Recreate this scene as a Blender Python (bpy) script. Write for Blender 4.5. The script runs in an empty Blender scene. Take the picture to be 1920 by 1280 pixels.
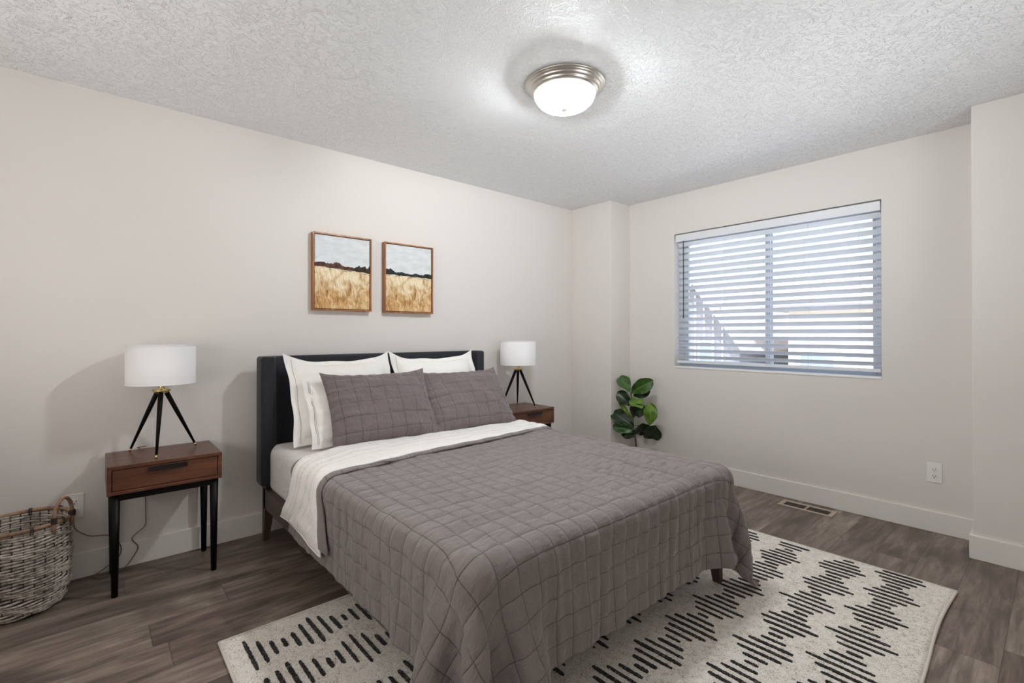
import bpy, bmesh, math, random
import numpy as np
from mathutils import Vector, Matrix

random.seed(7)
rng = np.random.RandomState(7)
sc = bpy.context.scene
COL = sc.collection

# ------------------------------------------------------------------ camera
F, YAW, PITCH, ROLL, PPY = 902.164, 0.853771, 0.004835, -0.000343, 622.90
cam_d = bpy.data.cameras.new('camera')
cam = bpy.data.objects.new('camera', cam_d)
COL.objects.link(cam)
fw = Vector((-math.sin(YAW)*math.cos(PITCH), math.cos(YAW)*math.cos(PITCH), math.sin(PITCH)))
r0 = Vector((math.cos(YAW), math.sin(YAW), 0))
u0 = r0.cross(fw)
rr = math.cos(ROLL)*r0 + math.sin(ROLL)*u0
uu = -math.sin(ROLL)*r0 + math.cos(ROLL)*u0
M = Matrix.Identity(4)
for i in range(3):
    M[i][0], M[i][1], M[i][2] = rr[i], uu[i], -fw[i]
M[0][3], M[1][3], M[2][3] = 3.21492, -3.87974, 1.20384
cam.matrix_world = M
cam_d.sensor_width = 36
cam_d.lens = F/1920*36
cam_d.shift_y = -(640-PPY)/1920
cam_d.clip_start = .02
sc.camera = cam

# ------------------------------------------------------------------ view, world, sun
sc.view_settings.view_transform = 'Standard'
sc.view_settings.look = 'None'
sc.view_settings.gamma = 1
sc.view_settings.use_curve_mapping = False
sc.view_settings.exposure = 1.2
sc.cycles.use_denoising = True
sc.cycles.max_bounces = 12
sc.cycles.diffuse_bounces = 8
sc.cycles.transparent_max_bounces = 24
sc.cycles.sample_clamp_indirect = 8
SKY_STRENGTH = 0.25
SUN_STRENGTH = 4.2
BULB = 1230.0
REAR_FILL = 15.0  # energy of the added fill light behind the camera
SIDE_FILL = 4.8

world = bpy.data.worlds.new('sky')
sc.world = world
world.use_nodes = True
wn = world.node_tree.nodes; wl = world.node_tree.links
wn.clear()
sky = wn.new('ShaderNodeTexSky')
sky.sky_type = 'NISHITA'
sky.sun_disc = False
sky.sun_elevation = math.radians(48)
sky.sun_rotation = math.radians(200)
sky.air_density = 1.0
sky.dust_density = 2.5
bg = wn.new('ShaderNodeBackground'); bg.inputs[1].default_value = SKY_STRENGTH
wo = wn.new('ShaderNodeOutputWorld')
wl.new(sky.outputs[0], bg.inputs[0]); wl.new(bg.outputs[0], wo.inputs[0])

sun_d = bpy.data.lights.new('sun', 'SUN'); sun_d.energy = SUN_STRENGTH; sun_d.angle = math.radians(.6)
sun_d.color = (1, .95, .88)
sun = bpy.data.objects.new('sun', sun_d); COL.objects.link(sun)
sd = Vector((-.45, .62, -.9))     # the way the sunlight travels: from behind the room onto the houses across the way
sun.rotation_euler = sd.to_track_quat('-Z', 'Y').to_euler()

# daylight coming in at the window
wl_d = bpy.data.lights.new('window_daylight', 'AREA'); wl_d.shape = 'RECTANGLE'
wl_d.size = 1.46; wl_d.size_y = 1.14; wl_d.energy = 1
wl_d.cycles.is_portal = True
wlo = bpy.data.objects.new('window_daylight', wl_d); COL.objects.link(wlo)
wlo.location = (1.69, .19, 1.50); wlo.rotation_euler = (math.radians(-90), 0, 0)

# added fill light behind the camera; that wall has no window
rf_d = bpy.data.lights.new('rear_fill_light', 'AREA'); rf_d.shape = 'RECTANGLE'
rf_d.size = 2.3; rf_d.size_y = 1.2; rf_d.energy = REAR_FILL; rf_d.color = (1, .98, .96)
rf = bpy.data.objects.new('rear_fill_light', rf_d); COL.objects.link(rf)
rf.location = (1.9, -4.85, 1.30); rf.rotation_euler = (math.radians(128), 0, 0)

# added fill by the windowless right-hand wall, aimed up to brighten the ceiling
sf_d = bpy.data.lights.new('side_fill_light', 'AREA'); sf_d.shape = 'RECTANGLE'
sf_d.size = 1.0; sf_d.size_y = 1.2; sf_d.energy = SIDE_FILL; sf_d.color = (.93, .97, 1); sf_d.spread = math.radians(85)
sf = bpy.data.objects.new('side_fill_light', sf_d); COL.objects.link(sf)
sf.location = (3.98, -1.75, 1.25)
sf.rotation_euler = (Vector((2.0, -1.15, 2.44))-Vector(sf.location)).to_track_quat('-Z', 'Y').to_euler()

# ------------------------------------------------------------------ node helpers
def srgb(r, g, b):
    f = lambda c: (c/12.92 if c <= .04045 else ((c+.055)/1.055)**2.4)
    return (f(r/255), f(g/255), f(b/255), 1)

class NT:
    def __init__(s, name):
        s.m = bpy.data.materials.new(name); s.m.use_nodes = True
        s.t = s.m.node_tree; s.t.nodes.clear()
        s.out = s.n('ShaderNodeOutputMaterial')
    def n(s, kind, **kw):
        nd = s.t.nodes.new(kind)
        for k, v in kw.items(): setattr(nd, k, v)
        return nd
    def set(s, nd, **kw):
        for k, v in kw.items():
            k2 = k.replace('_', ' ')
            for i in nd.inputs:
                if i.name.lower() == k2.lower():
                    if hasattr(v, 'is_linked') or isinstance(v, bpy.types.NodeSocket): s.t.links.new(v, i)
                    else: i.default_value = v
                    break
            else: raise KeyError(k)
        return nd
    def link(s, a, b): s.t.links.new(a, b)
    def bsdf(s, **kw):
        b = s.n('ShaderNodeBsdfPrincipled'); s.set(b, **kw)
        s.link(b.outputs[0], s.out.inputs[0]); return b
    def coord(s, which='Object', scale=(1,1,1), rot=(0,0,0), loc=(0,0,0)):
        c = s.n('ShaderNodeTexCoord'); m = s.n('ShaderNodeMapping')
        m.inputs['Scale'].default_value = scale; m.inputs['Rotation'].default_value = rot; m.inputs['Location'].default_value = loc
        s.link(c.outputs[which], m.inputs[0]); return m.outputs[0]
    def noise(s, vec, scale=5, detail=3, rough=.5, dist=0):
        n = s.n('ShaderNodeTexNoise'); s.set(n, Vector=vec, Scale=scale, Detail=detail, Roughness=rough, Distortion=dist)
        return n.outputs['Fac']
    def ramp(s, fac, stops, interp='LINEAR'):
        r = s.n('ShaderNodeValToRGB'); s.link(fac, r.inputs[0]); r.color_ramp.interpolation = interp
        e = r.color_ramp.elements
        while len(e) < len(stops): e.new(.5)
        for el, (p, c) in zip(e, stops): el.position = p; el.color = c if len(c) == 4 else (*c, 1)
        return r.outputs[0]
    def math(s, op, a, b=None, c=None):
        m = s.n('ShaderNodeMath', operation=op)
        for i, v in enumerate((a, b, c)):
            if v is None: continue
            if isinstance(v, bpy.types.NodeSocket): s.link(v, m.inputs[i])
            else: m.inputs[i].default_value = v
        return m.outputs[0]
    def mix(s, f, a, b, mode='MIX'):
        m = s.n('ShaderNodeMix', data_type='RGBA', blend_type=mode)
        for i, v in ((0, f), (6, a), (7, b)):
            if isinstance(v, bpy.types.NodeSocket): s.link(v, m.inputs[i])
            else: m.inputs[i].default_value = v
        return m.outputs[2]
    def bump(s, h, strength=.5, dist=.01, normal=None):
        b = s.n('ShaderNodeBump'); s.set(b, Height=h, Strength=strength, Distance=dist)
        if normal is not None: s.link(normal, b.inputs['Normal'])
        return b.outputs[0]
    def sep(s, vec):
        x = s.n('ShaderNodeSeparateXYZ'); s.link(vec, x.inputs[0]); return x.outputs
    def comb(s, x, y, z=0.0):
        c = s.n('ShaderNodeCombineXYZ')
        for i, v in enumerate((x, y, z)):
            if isinstance(v, bpy.types.NodeSocket): s.link(v, c.inputs[i])
            else: c.inputs[i].default_value = v
        return c.outputs[0]

G = lambda v: (v, v, v, 1)
MAT = {}
def plain(name, col, rough=.5, metal=0, **kw):
    t = NT(name); t.bsdf(Base_Color=col, Roughness=rough, Metallic=metal, **kw); MAT[name] = t.m; return t.m

# wall paint with faint hand texture
def mk_wall():
    t = NT('wall_paint'); v = t.coord()
    n1 = t.noise(v, 9, 4, .6, .8); r1 = t.ramp(n1, [(.52, G(0)), (.60, G(1))])
    n2 = t.noise(v, 160, 2, .5)
    h = t.math('ADD', t.math('MULTIPLY', r1, .5), t.math('MULTIPLY', n2, .12))
    t.bsdf(Base_Color=srgb(224, 219, 214), Roughness=.62, Specular_IOR_Level=.3, Normal=t.bump(h, .12, .002))
    MAT['wall'] = t.m
mk_wall()
def mk_ceiling():
    t = NT('ceiling_texture'); v = t.coord()
    big = t.noise(v, 2.2, 2, .5)
    n1 = t.noise(v, 15, 3, .5, 2.2)
    a = t.ramp(n1, [(.475, G(0)), (.50, G(1)), (.53, G(.55)), (.60, G(.5))])
    n2 = t.noise(v, 34, 2, .5, 1.6)
    b = t.ramp(n2, [(.52, G(0)), (.56, G(1))])
    h = t.math('ADD', a, t.math('MULTIPLY', b, .35))
    h = t.math('MULTIPLY', h, t.math('ADD', .55, big))
    t.bsdf(Base_Color=srgb(240, 241, 242), Roughness=.5, Specular_IOR_Level=.4, Normal=t.bump(h, .75, .0055))
    MAT['ceiling'] = t.m
mk_ceiling()
def mk_floor():
    t = NT('grey_brown_plank_floor'); c = t.coord(); x, y, z = t.sep(c)
    W, L = .18, 1.22
    row = t.math('FLOOR', t.math('DIVIDE', x, W))
    wn1 = t.n('ShaderNodeTexWhiteNoise', noise_dimensions='1D'); t.link(row, wn1.inputs['W'])
    yo = t.math('ADD', t.math('DIVIDE', y, L), t.math('MULTIPLY', wn1.outputs['Value'], 7.3))
    colm = t.math('FLOOR', yo)
    fx = t.math('FRACT', t.math('DIVIDE', x, W)); fy = t.math('FRACT', yo)
    wn2 = t.n('ShaderNodeTexWhiteNoise', noise_dimensions='2D'); t.link(t.comb(row, colm), wn2.inputs['Vector'])
    pr = wn2.outputs['Value']; off = t.math('MULTIPLY', pr, 31.0)
    gv = t.comb(t.math('ADD', t.math('MULTIPLY', x, 1.0), off), t.math('MULTIPLY', y, .11), off)
    g1 = t.noise(gv, 30, 6, .62, .6)
    gv2 = t.comb(t.math('ADD', x, off), t.math('MULTIPLY', y, .22), off)
    g2 = t.noise(gv2, 7, 3, .55, 1.5)
    g3 = t.noise(t.comb(t.math('ADD', x, off), t.math('MULTIPLY', y, .02), off), 190, 2, .5)
    cross = t.noise(t.comb(t.math('MULTIPLY', x, .25), y, off), 120, 2, .5)
    tone = t.math('ADD', t.math('MULTIPLY', g1, .50), t.math('MULTIPLY', g2, .50))
    base = t.ramp(tone, [(.34, srgb(84, 72, 66)), (.46, srgb(118, 105, 97)), (.55, srgb(144, 131, 122)), (.68, srgb(178, 165, 155))])
    tint = t.ramp(pr, [(0, srgb(205, 196, 190)), (.5, srgb(235, 230, 226)), (1, srgb(255, 252, 248))])
    c1 = t.mix(1, base, tint, 'MULTIPLY')
    c1 = t.mix(t.math('MULTIPLY', t.ramp(g3, [(.5, G(0)), (.7, G(1))]), .25), c1, srgb(58, 48, 44))
    c1 = t.mix(t.math('MULTIPLY', t.ramp(cross, [(.60, G(0)), (.72, G(1))]), t.math('MULTIPLY', t.ramp(g2, [(.5, G(0)), (.6, G(1))]), .22)), c1, srgb(165, 152, 142))
    gx = t.math('MINIMUM', fx, t.math('SUBTRACT', 1.0, fx)); gy = t.math('MINIMUM', fy, t.math('SUBTRACT', 1.0, fy))
    sx = t.math('LESS_THAN', gx, .008); sy = t.math('LESS_THAN', gy, .0012)
    seam = t.math('MAXIMUM', sx, sy)
    c2 = t.mix(t.math('MULTIPLY', seam, .6), c1, srgb(45, 38, 34))
    h = t.math('SUBTRACT', t.math('MULTIPLY', g1, .3), seam)
    rg = t.math('ADD', .33, t.math('MULTIPLY', g1, .18))
    t.bsdf(Base_Color=c2, Roughness=rg, Specular_IOR_Level=.45, Normal=t.bump(h, .25, .0012))
    MAT['floor'] = t.m
mk_floor()
plain('trim_white', srgb(232, 228, 222), .38)
plain('sill_white', srgb(240, 240, 240), .4)
plain('vinyl_shaded', srgb(178, 185, 192), .4)  # white vinyl greyed partway to put its backlit shade into the colour
def mk_glass():
    t = NT('window_glass'); tr = t.n('ShaderNodeBsdfTransparent'); tr.inputs[0].default_value = (.95, .97, .98, 1)
    gl = t.n('ShaderNodeBsdfGlossy'); gl.inputs['Roughness'].default_value = .03
    mx = t.n('ShaderNodeMixShader'); mx.inputs[0].default_value = .05
    t.link(tr.outputs[0], mx.inputs[1]); t.link(gl.outputs[0], mx.inputs[2]); t.link(mx.outputs[0], t.out.inputs[0])
    MAT['glass'] = t.m
mk_glass()
plain('blind_white', srgb(226, 228, 232), .45)
plain('dark_grey', srgb(60, 60, 62), .5)
plain('black_slot', srgb(25, 22, 20), .7)
plain('plastic_white', srgb(238, 236, 232), .3)

def mk_walnut(name, dark, mid, light, axis='y', rough=.33):
    t = NT(name); c = t.coord()
    sc_ = {'y': (1, .12, 1), 'x': (.12, 1, 1), 'z': (1, 1, .12)}[axis]
    mp = t.n('ShaderNodeMapping'); mp.inputs['Scale'].default_value = sc_; t.link(c, mp.inputs[0])
    g = t.noise(mp.outputs[0], 26, 6, .6, 1.2); g2 = t.noise(mp.outputs[0], 7, 2, .5, .7)
    f = t.math('ADD', t.math('MULTIPLY', g, .5), t.math('MULTIPLY', g2, .5))
    col = t.ramp(f, [(.34, dark), (.5, mid), (.66, light)])
    t.bsdf(Base_Color=col, Roughness=rough, Normal=t.bump(g, .12, .001))
    MAT[name] = t.m
mk_walnut('walnut', srgb(54, 28, 18), srgb(92, 54, 36), srgb(128, 80, 54))
mk_walnut('bed_wood', srgb(48, 34, 28), srgb(72, 54, 46), srgb(92, 70, 60), 'x', .4)
mk_walnut('picture_wood', srgb(112, 66, 32), srgb(160, 104, 60), srgb(196, 140, 92), 'z', .4)
plain('black_metal', srgb(16, 16, 18), .35)
plain('black_lacquer', srgb(8, 7, 8), .5, Specular_IOR_Level=.15)
plain('brass', srgb(232, 205, 140), .22, 1)
plain('nickel', srgb(205, 200, 193), .32, 1)

def mk_fabric(name, col, rough=.85, weave=900, wr=0, wscale=6, sheen=.2, mott=.06):
    t = NT(name); v = t.coord()
    n = t.noise(v, weave, 2, .5); m = t.noise(v, 14, 3, .55)
    w = t.noise(v, wscale, 4, .55, 1.0)
    cc = t.mix(t.math('MULTIPLY', m, mott*4), col, tuple(c*.72 for c in col[:3]) + (1,))
    nb = t.bump(n, .25, .0006)
    if wr: nb = t.bump(w, wr, .012, nb)
    t.bsdf(Base_Color=cc, Roughness=rough, Sheen_Weight=sheen, Specular_IOR_Level=.2, Normal=nb)
    MAT[name] = t.m
mk_fabric('headboard_fabric', srgb(36, 38, 44), .7, 700, .05, 5, .15)
mk_fabric('sheet', srgb(218, 213, 210), .9, 800, .9, 12, .1)
mk_fabric('euro_white', srgb(243, 240, 236), .9, 800, .35, 5, .1, .02)
mk_fabric('lamp_linen', srgb(238, 236, 236), .9, 900, 0, 5, 0, .02)
mk_fabric('mattress_support', srgb(90, 85, 80), .9)
plain('stitch_grey', srgb(140, 131, 127), .9)

def mk_quilt(name, col, cell, thread, crinkle=.5, puff=.6, offs=(0, 0)):
    # uv is in metres on the cloth: square channel quilting with sunk thread lines
    t = NT(name); uv = t.coord('UV'); x, y, _ = t.sep(uv)
    wob = t.noise(uv, 9, 2, .5); wobc = t.math('MULTIPLY', t.math('SUBTRACT', wob, .5), .005)
    x = t.math('ADD', x, wobc); y = t.math('SUBTRACT', y, wobc)
    def near(c, o):
        fr = t.math('FRACT', t.math('ADD', t.math('DIVIDE', c, cell), o + 50.0))
        return t.math('MINIMUM', fr, t.math('SUBTRACT', 1.0, fr))
    a = near(x, offs[0]); b = near(y, offs[1]); d = t.math('MINIMUM', a, b)
    soft = t.ramp(d, [(0, G(0)), (.05, G(.45)), (.14, G(.85)), (.3, G(1))])
    line = t.math('LESS_THAN', d, .013)
    cr = t.noise(t.comb(t.math('MULTIPLY', x, 1.0), t.math('MULTIPLY', y, .45)), 42, 4, .6, .6)
    cr2 = t.noise(uv, 16, 3, .5, .8)
    fine = t.noise(t.comb(x, t.math('MULTIPLY', y, 6.0)), 240, 2, .5)
    h = t.math('ADD', t.math('MULTIPLY', soft, puff), t.math('ADD', t.math('MULTIPLY', cr, crinkle*1.3), t.math('MULTIPLY', cr2, crinkle*1.1)))
    nb = t.bump(fine, .2, .0006); nb = t.bump(h, .9, .008, nb)
    mott = t.noise(uv, 30, 4, .6)
    cc = t.mix(t.math('MULTIPLY', mott, .45), col, tuple(c*.78 for c in col[:3]) + (1,))
    cc = t.mix(t.math('MULTIPLY', line, .85), cc, thread)
    t.bsdf(Base_Color=cc, Roughness=.85, Sheen_Weight=.25, Specular_IOR_Level=.2, Normal=nb)
    MAT[name] = t.m
mk_quilt('quilt_grey', srgb(130, 121, 118), .0720, srgb(62, 53, 50), .9, .6, (.45, .3))
mk_quilt('sham_grey', srgb(118, 107, 106), .0860, srgb(66, 56, 54), 1.3, .5)

def mk_coverlet():
    # white cloth with thin grey pick-stitch lines running across the bed
    t = NT('comforter_white'); uv = t.coord('UV'); x, y, _ = t.sep(uv)
    wob = t.math('MULTIPLY', t.math('SUBTRACT', t.noise(uv, 5, 2, .5), .5), .012)
    xs = t.math('ADD', x, wob)
    acc = None
    for p in (.045, .105, .135, .147, .205, .217, .275):
        d = t.math('ABSOLUTE', t.math('SUBTRACT', xs, p)); l = t.math('LESS_THAN', d, .0010)
        acc = l if acc is None else t.math('MAXIMUM', acc, l)
    dash = t.math('GREATER_THAN', t.math('FRACT', t.math('MULTIPLY', y, 70.0)), .15)
    acc = t.math('MULTIPLY', acc, dash)
    w = t.noise(t.comb(t.math('MULTIPLY', x, 1.0), t.math('MULTIPLY', y, .35)), 22, 4, .6, .8)
    nb = t.bump(t.noise(uv, 500, 2, .5), .15, .0006); nb = t.bump(w, .9, .012, nb)
    col = t.mix(t.math('MULTIPLY', acc, .8), srgb(240, 236, 232), srgb(95, 88, 86))
    t.bsdf(Base_Color=col, Roughness=.88, Specular_IOR_Level=.2, Sheen_Weight=.1, Normal=nb)
    MAT['comforter'] = t.m
mk_coverlet()

def mk_rug(name, cols, rough=1):
    t = NT(name); v = t.coord()
    n1 = t.noise(v, 210, 4, .75); n2 = t.noise(v, 45, 3, .65); n3 = t.noise(v, 3, 2, .5)
    f = t.math('ADD', t.math('MULTIPLY', n1, .75), t.math('MULTIPLY', n2, .25))
    col = t.ramp(f, cols)
    t.bsdf(Base_Color=col, Roughness=1, Specular_IOR_Level=.1, Sheen_Weight=.15, Normal=t.bump(n1, .6, .005))
    MAT[name] = t.m
mk_rug('rug_cream', [(.37, srgb(112, 100, 90)), (.425, srgb(206, 195, 181)), (.48, srgb(238, 230, 219)), (.62, srgb(254, 250, 243))])
mk_rug('rug_black', [(.40, srgb(14, 13, 14)), (.54, srgb(26, 24, 25)), (.58, srgb(90, 84, 80)), (.66, srgb(200, 192, 182))])
plain('rug_binding', srgb(222, 214, 202), .9)

def mk_wicker(name, a, b):
    t = NT(name); v = t.coord(); n = t.noise(v, 55, 3, .6); n2 = t.noise(v, 9, 2, .5)
    f = t.math('ADD', t.math('MULTIPLY', n, .6), t.math('MULTIPLY', n2, .4))
    t.bsdf(Base_Color=t.ramp(f, [(.35, a), (.62, b)]), Roughness=.6, Normal=t.bump(n, .3, .001)); MAT[name] = t.m
mk_wicker('wicker_grey', srgb(120, 109, 100), srgb(214, 206, 196))
mk_wicker('wicker_dark', srgb(40, 32, 27), srgb(70, 58, 50))
mk_wicker('wicker_rim', srgb(118, 88, 66), srgb(168, 134, 106))

def mk_leaf(name, a, b, vein):
    t = NT(name); uv = t.coord('UV'); x, y, _ = t.sep(uv); v = t.coord()
    n = t.noise(v, 30, 3, .6)
    cx = t.math('ABSOLUTE', t.math('SUBTRACT', x, .5))
    mid = t.math('LESS_THAN', cx, .018)
    vv = t.math('FRACT', t.math('MULTIPLY', t.math('SUBTRACT', y, t.math('MULTIPLY', cx, .55)), 8.0))
    vl = t.math('LESS_THAN', t.math('MINIMUM', vv, t.math('SUBTRACT', 1.0, vv)), .05)
    col = t.ramp(n, [(.35, a), (.65, b)])
    col = t.mix(t.math('MULTIPLY', t.math('MAXIMUM', mid, t.math('MULTIPLY', vl, .5)), .6), col, vein)
    h = t.math('MAXIMUM', mid, vl)
    t.bsdf(Base_Color=col, Roughness=.33, Specular_IOR_Level=.5, Normal=t.bump(h, .25, .003)); MAT[name] = t.m
mk_leaf('leaf_green', srgb(34, 64, 24), srgb(66, 104, 42), srgb(120, 150, 84))
mk_leaf('leaf_dark', srgb(14, 30, 14), srgb(30, 52, 24), srgb(64, 90, 46))
mk_leaf('leaf_bright', srgb(70, 104, 28), srgb(104, 136, 44), srgb(150, 170, 90))
plain('stem_brown', srgb(74, 58, 40), .7)
plain('pot_white', srgb(225, 222, 216), .4)
plain('soil', srgb(40, 30, 24), .95)

def mk_dome():
    t = NT('frosted_dome_glass')
    tr = t.n('ShaderNodeBsdfTransparent'); tr.inputs[0].default_value = (1, .97, .92, 1)
    tl = t.n('ShaderNodeBsdfTranslucent'); tl.inputs[0].default_value = (.98, .93, .84, 1)
    gl = t.n('ShaderNodeBsdfGlossy'); gl.inputs['Roughness'].default_value = .2
    m1 = t.n('ShaderNodeMixShader'); m1.inputs[0].default_value = .35
    t.link(tr.outputs[0], m1.inputs[1]); t.link(tl.outputs[0], m1.inputs[2])
    m2 = t.n('ShaderNodeMixShader'); m2.inputs[0].default_value = .05
    t.link(m1.outputs[0], m2.inputs[1]); t.link(gl.outputs[0], m2.inputs[2]); t.link(m2.outputs[0], t.out.inputs[0])
    MAT['dome'] = t.m
    t = NT('lit_bulb'); e = t.n('ShaderNodeEmission'); e.inputs[0].default_value = (.84, .92, 1, 1); e.inputs[1].default_value = BULB
    t.link(e.outputs[0], t.out.inputs[0]); MAT['bulb'] = t.m
mk_dome()

def mk_painting(name, kind):
    # canvas plane: object y runs along the wall (0..0.38), z up (0..0.48)
    t = NT(name); c = t.coord(); _, y, z = t.sep(c)
    u = t.math('DIVIDE', y, .38); v = t.math('DIVIDE', z, .48)
    uv = t.comb(u, v)
    n_sky = t.noise(t.comb(t.math('MULTIPLY', u, 1.5), t.math('MULTIPLY', v, 4.0)), 3, 3, .6)
    skyc = t.ramp(n_sky, [(.35, srgb(206, 210, 210)), (.65, srgb(222, 226, 230))])
    # grasses
    gv = t.comb(t.math('ADD', u, t.math('MULTIPLY', v, .25)), t.math('MULTIPLY', v, .22))
    g1 = t.noise(gv, 26, 6, .75, 1.4); g2 = t.noise(uv, 5, 3, .6, .8)
    f = t.math('ADD', t.math('MULTIPLY', g1, .7), t.math('MULTIPLY', g2, .3))
    top_c = t.ramp(f, [(.36, srgb(178, 142, 92)), (.47, srgb(226, 204, 164)), (.58, srgb(240, 228, 202))])
    low_c = t.ramp(f, [(.34, srgb(92, 62, 34)), (.43, srgb(166, 118, 68)), (.52, srgb(206, 166, 112)), (.64, srgb(238, 216, 176))])
    grass = t.mix(t.ramp(t.math('ADD', v, t.math('MULTIPLY', t.math('SUBTRACT', g2, .5), .9)), [(.12, G(0)), (.48, G(1))]), low_c, top_c)
    hz = .585 if kind == 0 else .56
    base = t.math('ADD', hz, t.math('MULTIPLY', t.math('SUBTRACT', t.noise(t.comb(u, 3.3), 5, 2, .5), .5), .05))
    slope = t.math('MULTIPLY', u, -.05 if kind == 0 else -.02)
    base = t.math('ADD', base, slope)
    hump = t.noise(t.comb(u, 7.7 + kind*3), 5.5 if kind == 0 else 7, 4, .6)
    edge = t.ramp(u, [(0, G(.35)), (.3, G(.9)), (.62, G(.35)), (.8, G(1)), (1, G(1))] if kind == 0 else [(0, G(1)), (.18, G(.55)), (.45, G(.3)), (.8, G(.4)), (.92, G(1)), (1, G(1))])
    topl = t.math('ADD', base, t.math('MULTIPLY', t.math('MULTIPLY', t.math('SUBTRACT', t.math('MULTIPLY', hump, 1.7), .25), edge), .15))
    m_tree = t.math('MULTIPLY', t.math('GREATER_THAN', v, t.math('SUBTRACT', base, .01)), t.math('LESS_THAN', v, topl))
    tree_n = t.noise(uv, 12, 3, .6)
    if kind == 0:
        tc = t.mix(t.ramp(u, [(.55, G(0)), (.75, G(1))]), t.ramp(tree_n, [(.4, srgb(66, 42, 36)), (.65, srgb(104, 66, 56))]), t.ramp(tree_n, [(.4, srgb(30, 30, 30)), (.7, srgb(70, 54, 46))]))
    else:
        tc = t.ramp(tree_n, [(.4, srgb(26, 34, 36)), (.7, srgb(58, 66, 64))])
    band = t.math('MULTIPLY', t.math('LESS_THAN', v, base), t.math('GREATER_THAN', v, t.math('SUBTRACT', base, .035)))
    bn = t.math('GREATER_THAN', t.noise(t.comb(t.math('MULTIPLY', u, 1.0), t.math('MULTIPLY', v, 6.0)), 9, 3, .6), .52)
    col = t.mix(t.math('GREATER_THAN', v, base), grass, skyc)
    col = t.mix(t.math('MULTIPLY', band, t.math('MULTIPLY', bn, .7)), col, srgb(96, 84, 60))
    col = t.mix(m_tree, col, tc)
    t.bsdf(Base_Color=col, Roughness=.6, Specular_IOR_Level=.2, Normal=t.bump(g1, .2, .001)); MAT[name] = t.m
mk_painting('field_painting_warm', 0)
mk_painting('field_painting_cool', 1)

plain('cream_siding', srgb(208, 200, 190), .8)
plain('batten_grey', srgb(120, 122, 130), .8)
plain('roof_shingle', srgb(180, 171, 162), .9)
plain('roof_shingle_light', srgb(196, 194, 192), .9)
plain('house_glass', srgb(120, 135, 155), .15)
plain('ground_pale', srgb(228, 226, 222), .9)
plain('register_tan', srgb(176, 157, 142), .4)
plain('louver_brown', srgb(96, 76, 62), .5)
plain('clear_cord', srgb(120, 100, 84), .3)
plain('cord_white', srgb(225, 222, 216), .5)

# ------------------------------------------------------------------ object helpers
def obj(name, mesh, mats=None, parent=None, smooth=False, loc=None, **props):
    if isinstance(mesh, bmesh.types.BMesh):
        bm = mesh; me = bpy.data.meshes.new(name)
        bm.normal_update(); bm.to_mesh(me); bm.free(); mesh = me
    o = bpy.data.objects.new(name, mesh)
    COL.objects.link(o)
    if mats is not None:
        for m in (mats if isinstance(mats, (list, tuple)) else [mats]):
            mesh.materials.append(MAT[m] if isinstance(m, str) else m)
    if smooth:
        for p in mesh.polygons: p.use_smooth = True
    if parent is not None: o.parent = parent
    if loc is not None: o.location = loc
    for k, v in props.items(): o[k] = v
    return o
def struct(name, mesh, mats, parent=None, smooth=False):
    o = obj(name, mesh, mats, parent, smooth)
    if parent is None: o['kind'] = 'structure'
    return o
def thing(name, label, cat, loc=(0, 0, 0), rz=0, group=None):
    o = bpy.data.objects.new(name, None); COL.objects.link(o)
    o.empty_display_size = .1
    o.location = loc; o.rotation_euler = (0, 0, rz); o['label'] = label; o['category'] = cat
    if group: o['group'] = group
    return o
def dup(root, loc, rz=0, label=None, rename=None):
    r = root.copy(); COL.objects.link(r); r.location = loc; r.rotation_euler = (0, 0, rz)
    if label: r['label'] = label
    for ch in list(root.children):
        c = ch.copy(); COL.objects.link(c); c.parent = r
        for g in list(ch.children):
            d = g.copy(); COL.objects.link(d); d.parent = c
    return r
def bm_box(bm, x0, x1, y0, y1, z0, z1, bev=0, seg=2, mat=0):
    t = bmesh.new()
    r = bmesh.ops.create_cube(t, size=1)
    for v in t.verts:
        v.co = Vector((x0+(v.co.x+.5)*(x1-x0), y0+(v.co.y+.5)*(y1-y0), z0+(v.co.z+.5)*(z1-z0)))
    if bev: bmesh.ops.bevel(t, geom=list(t.edges), offset=bev, segments=seg, profile=.5, affect='EDGES')
    merge(bm, t, mat)
    return bm
def merge(bm, t, mat=0):
    vs = [bm.verts.new(v.co) for v in t.verts]
    t.verts.index_update()
    for f in t.faces:
        try:
            nf = bm.faces.new([vs[v.index] for v in f.verts]); nf.material_index = mat; nf.smooth = f.smooth
        except ValueError: pass
    t.free()
def box(x0, x1, y0, y1, z0, z1, bev=0, seg=2):
    return bm_box(bmesh.new(), x0, x1, y0, y1, z0, z1, bev, seg)
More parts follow.
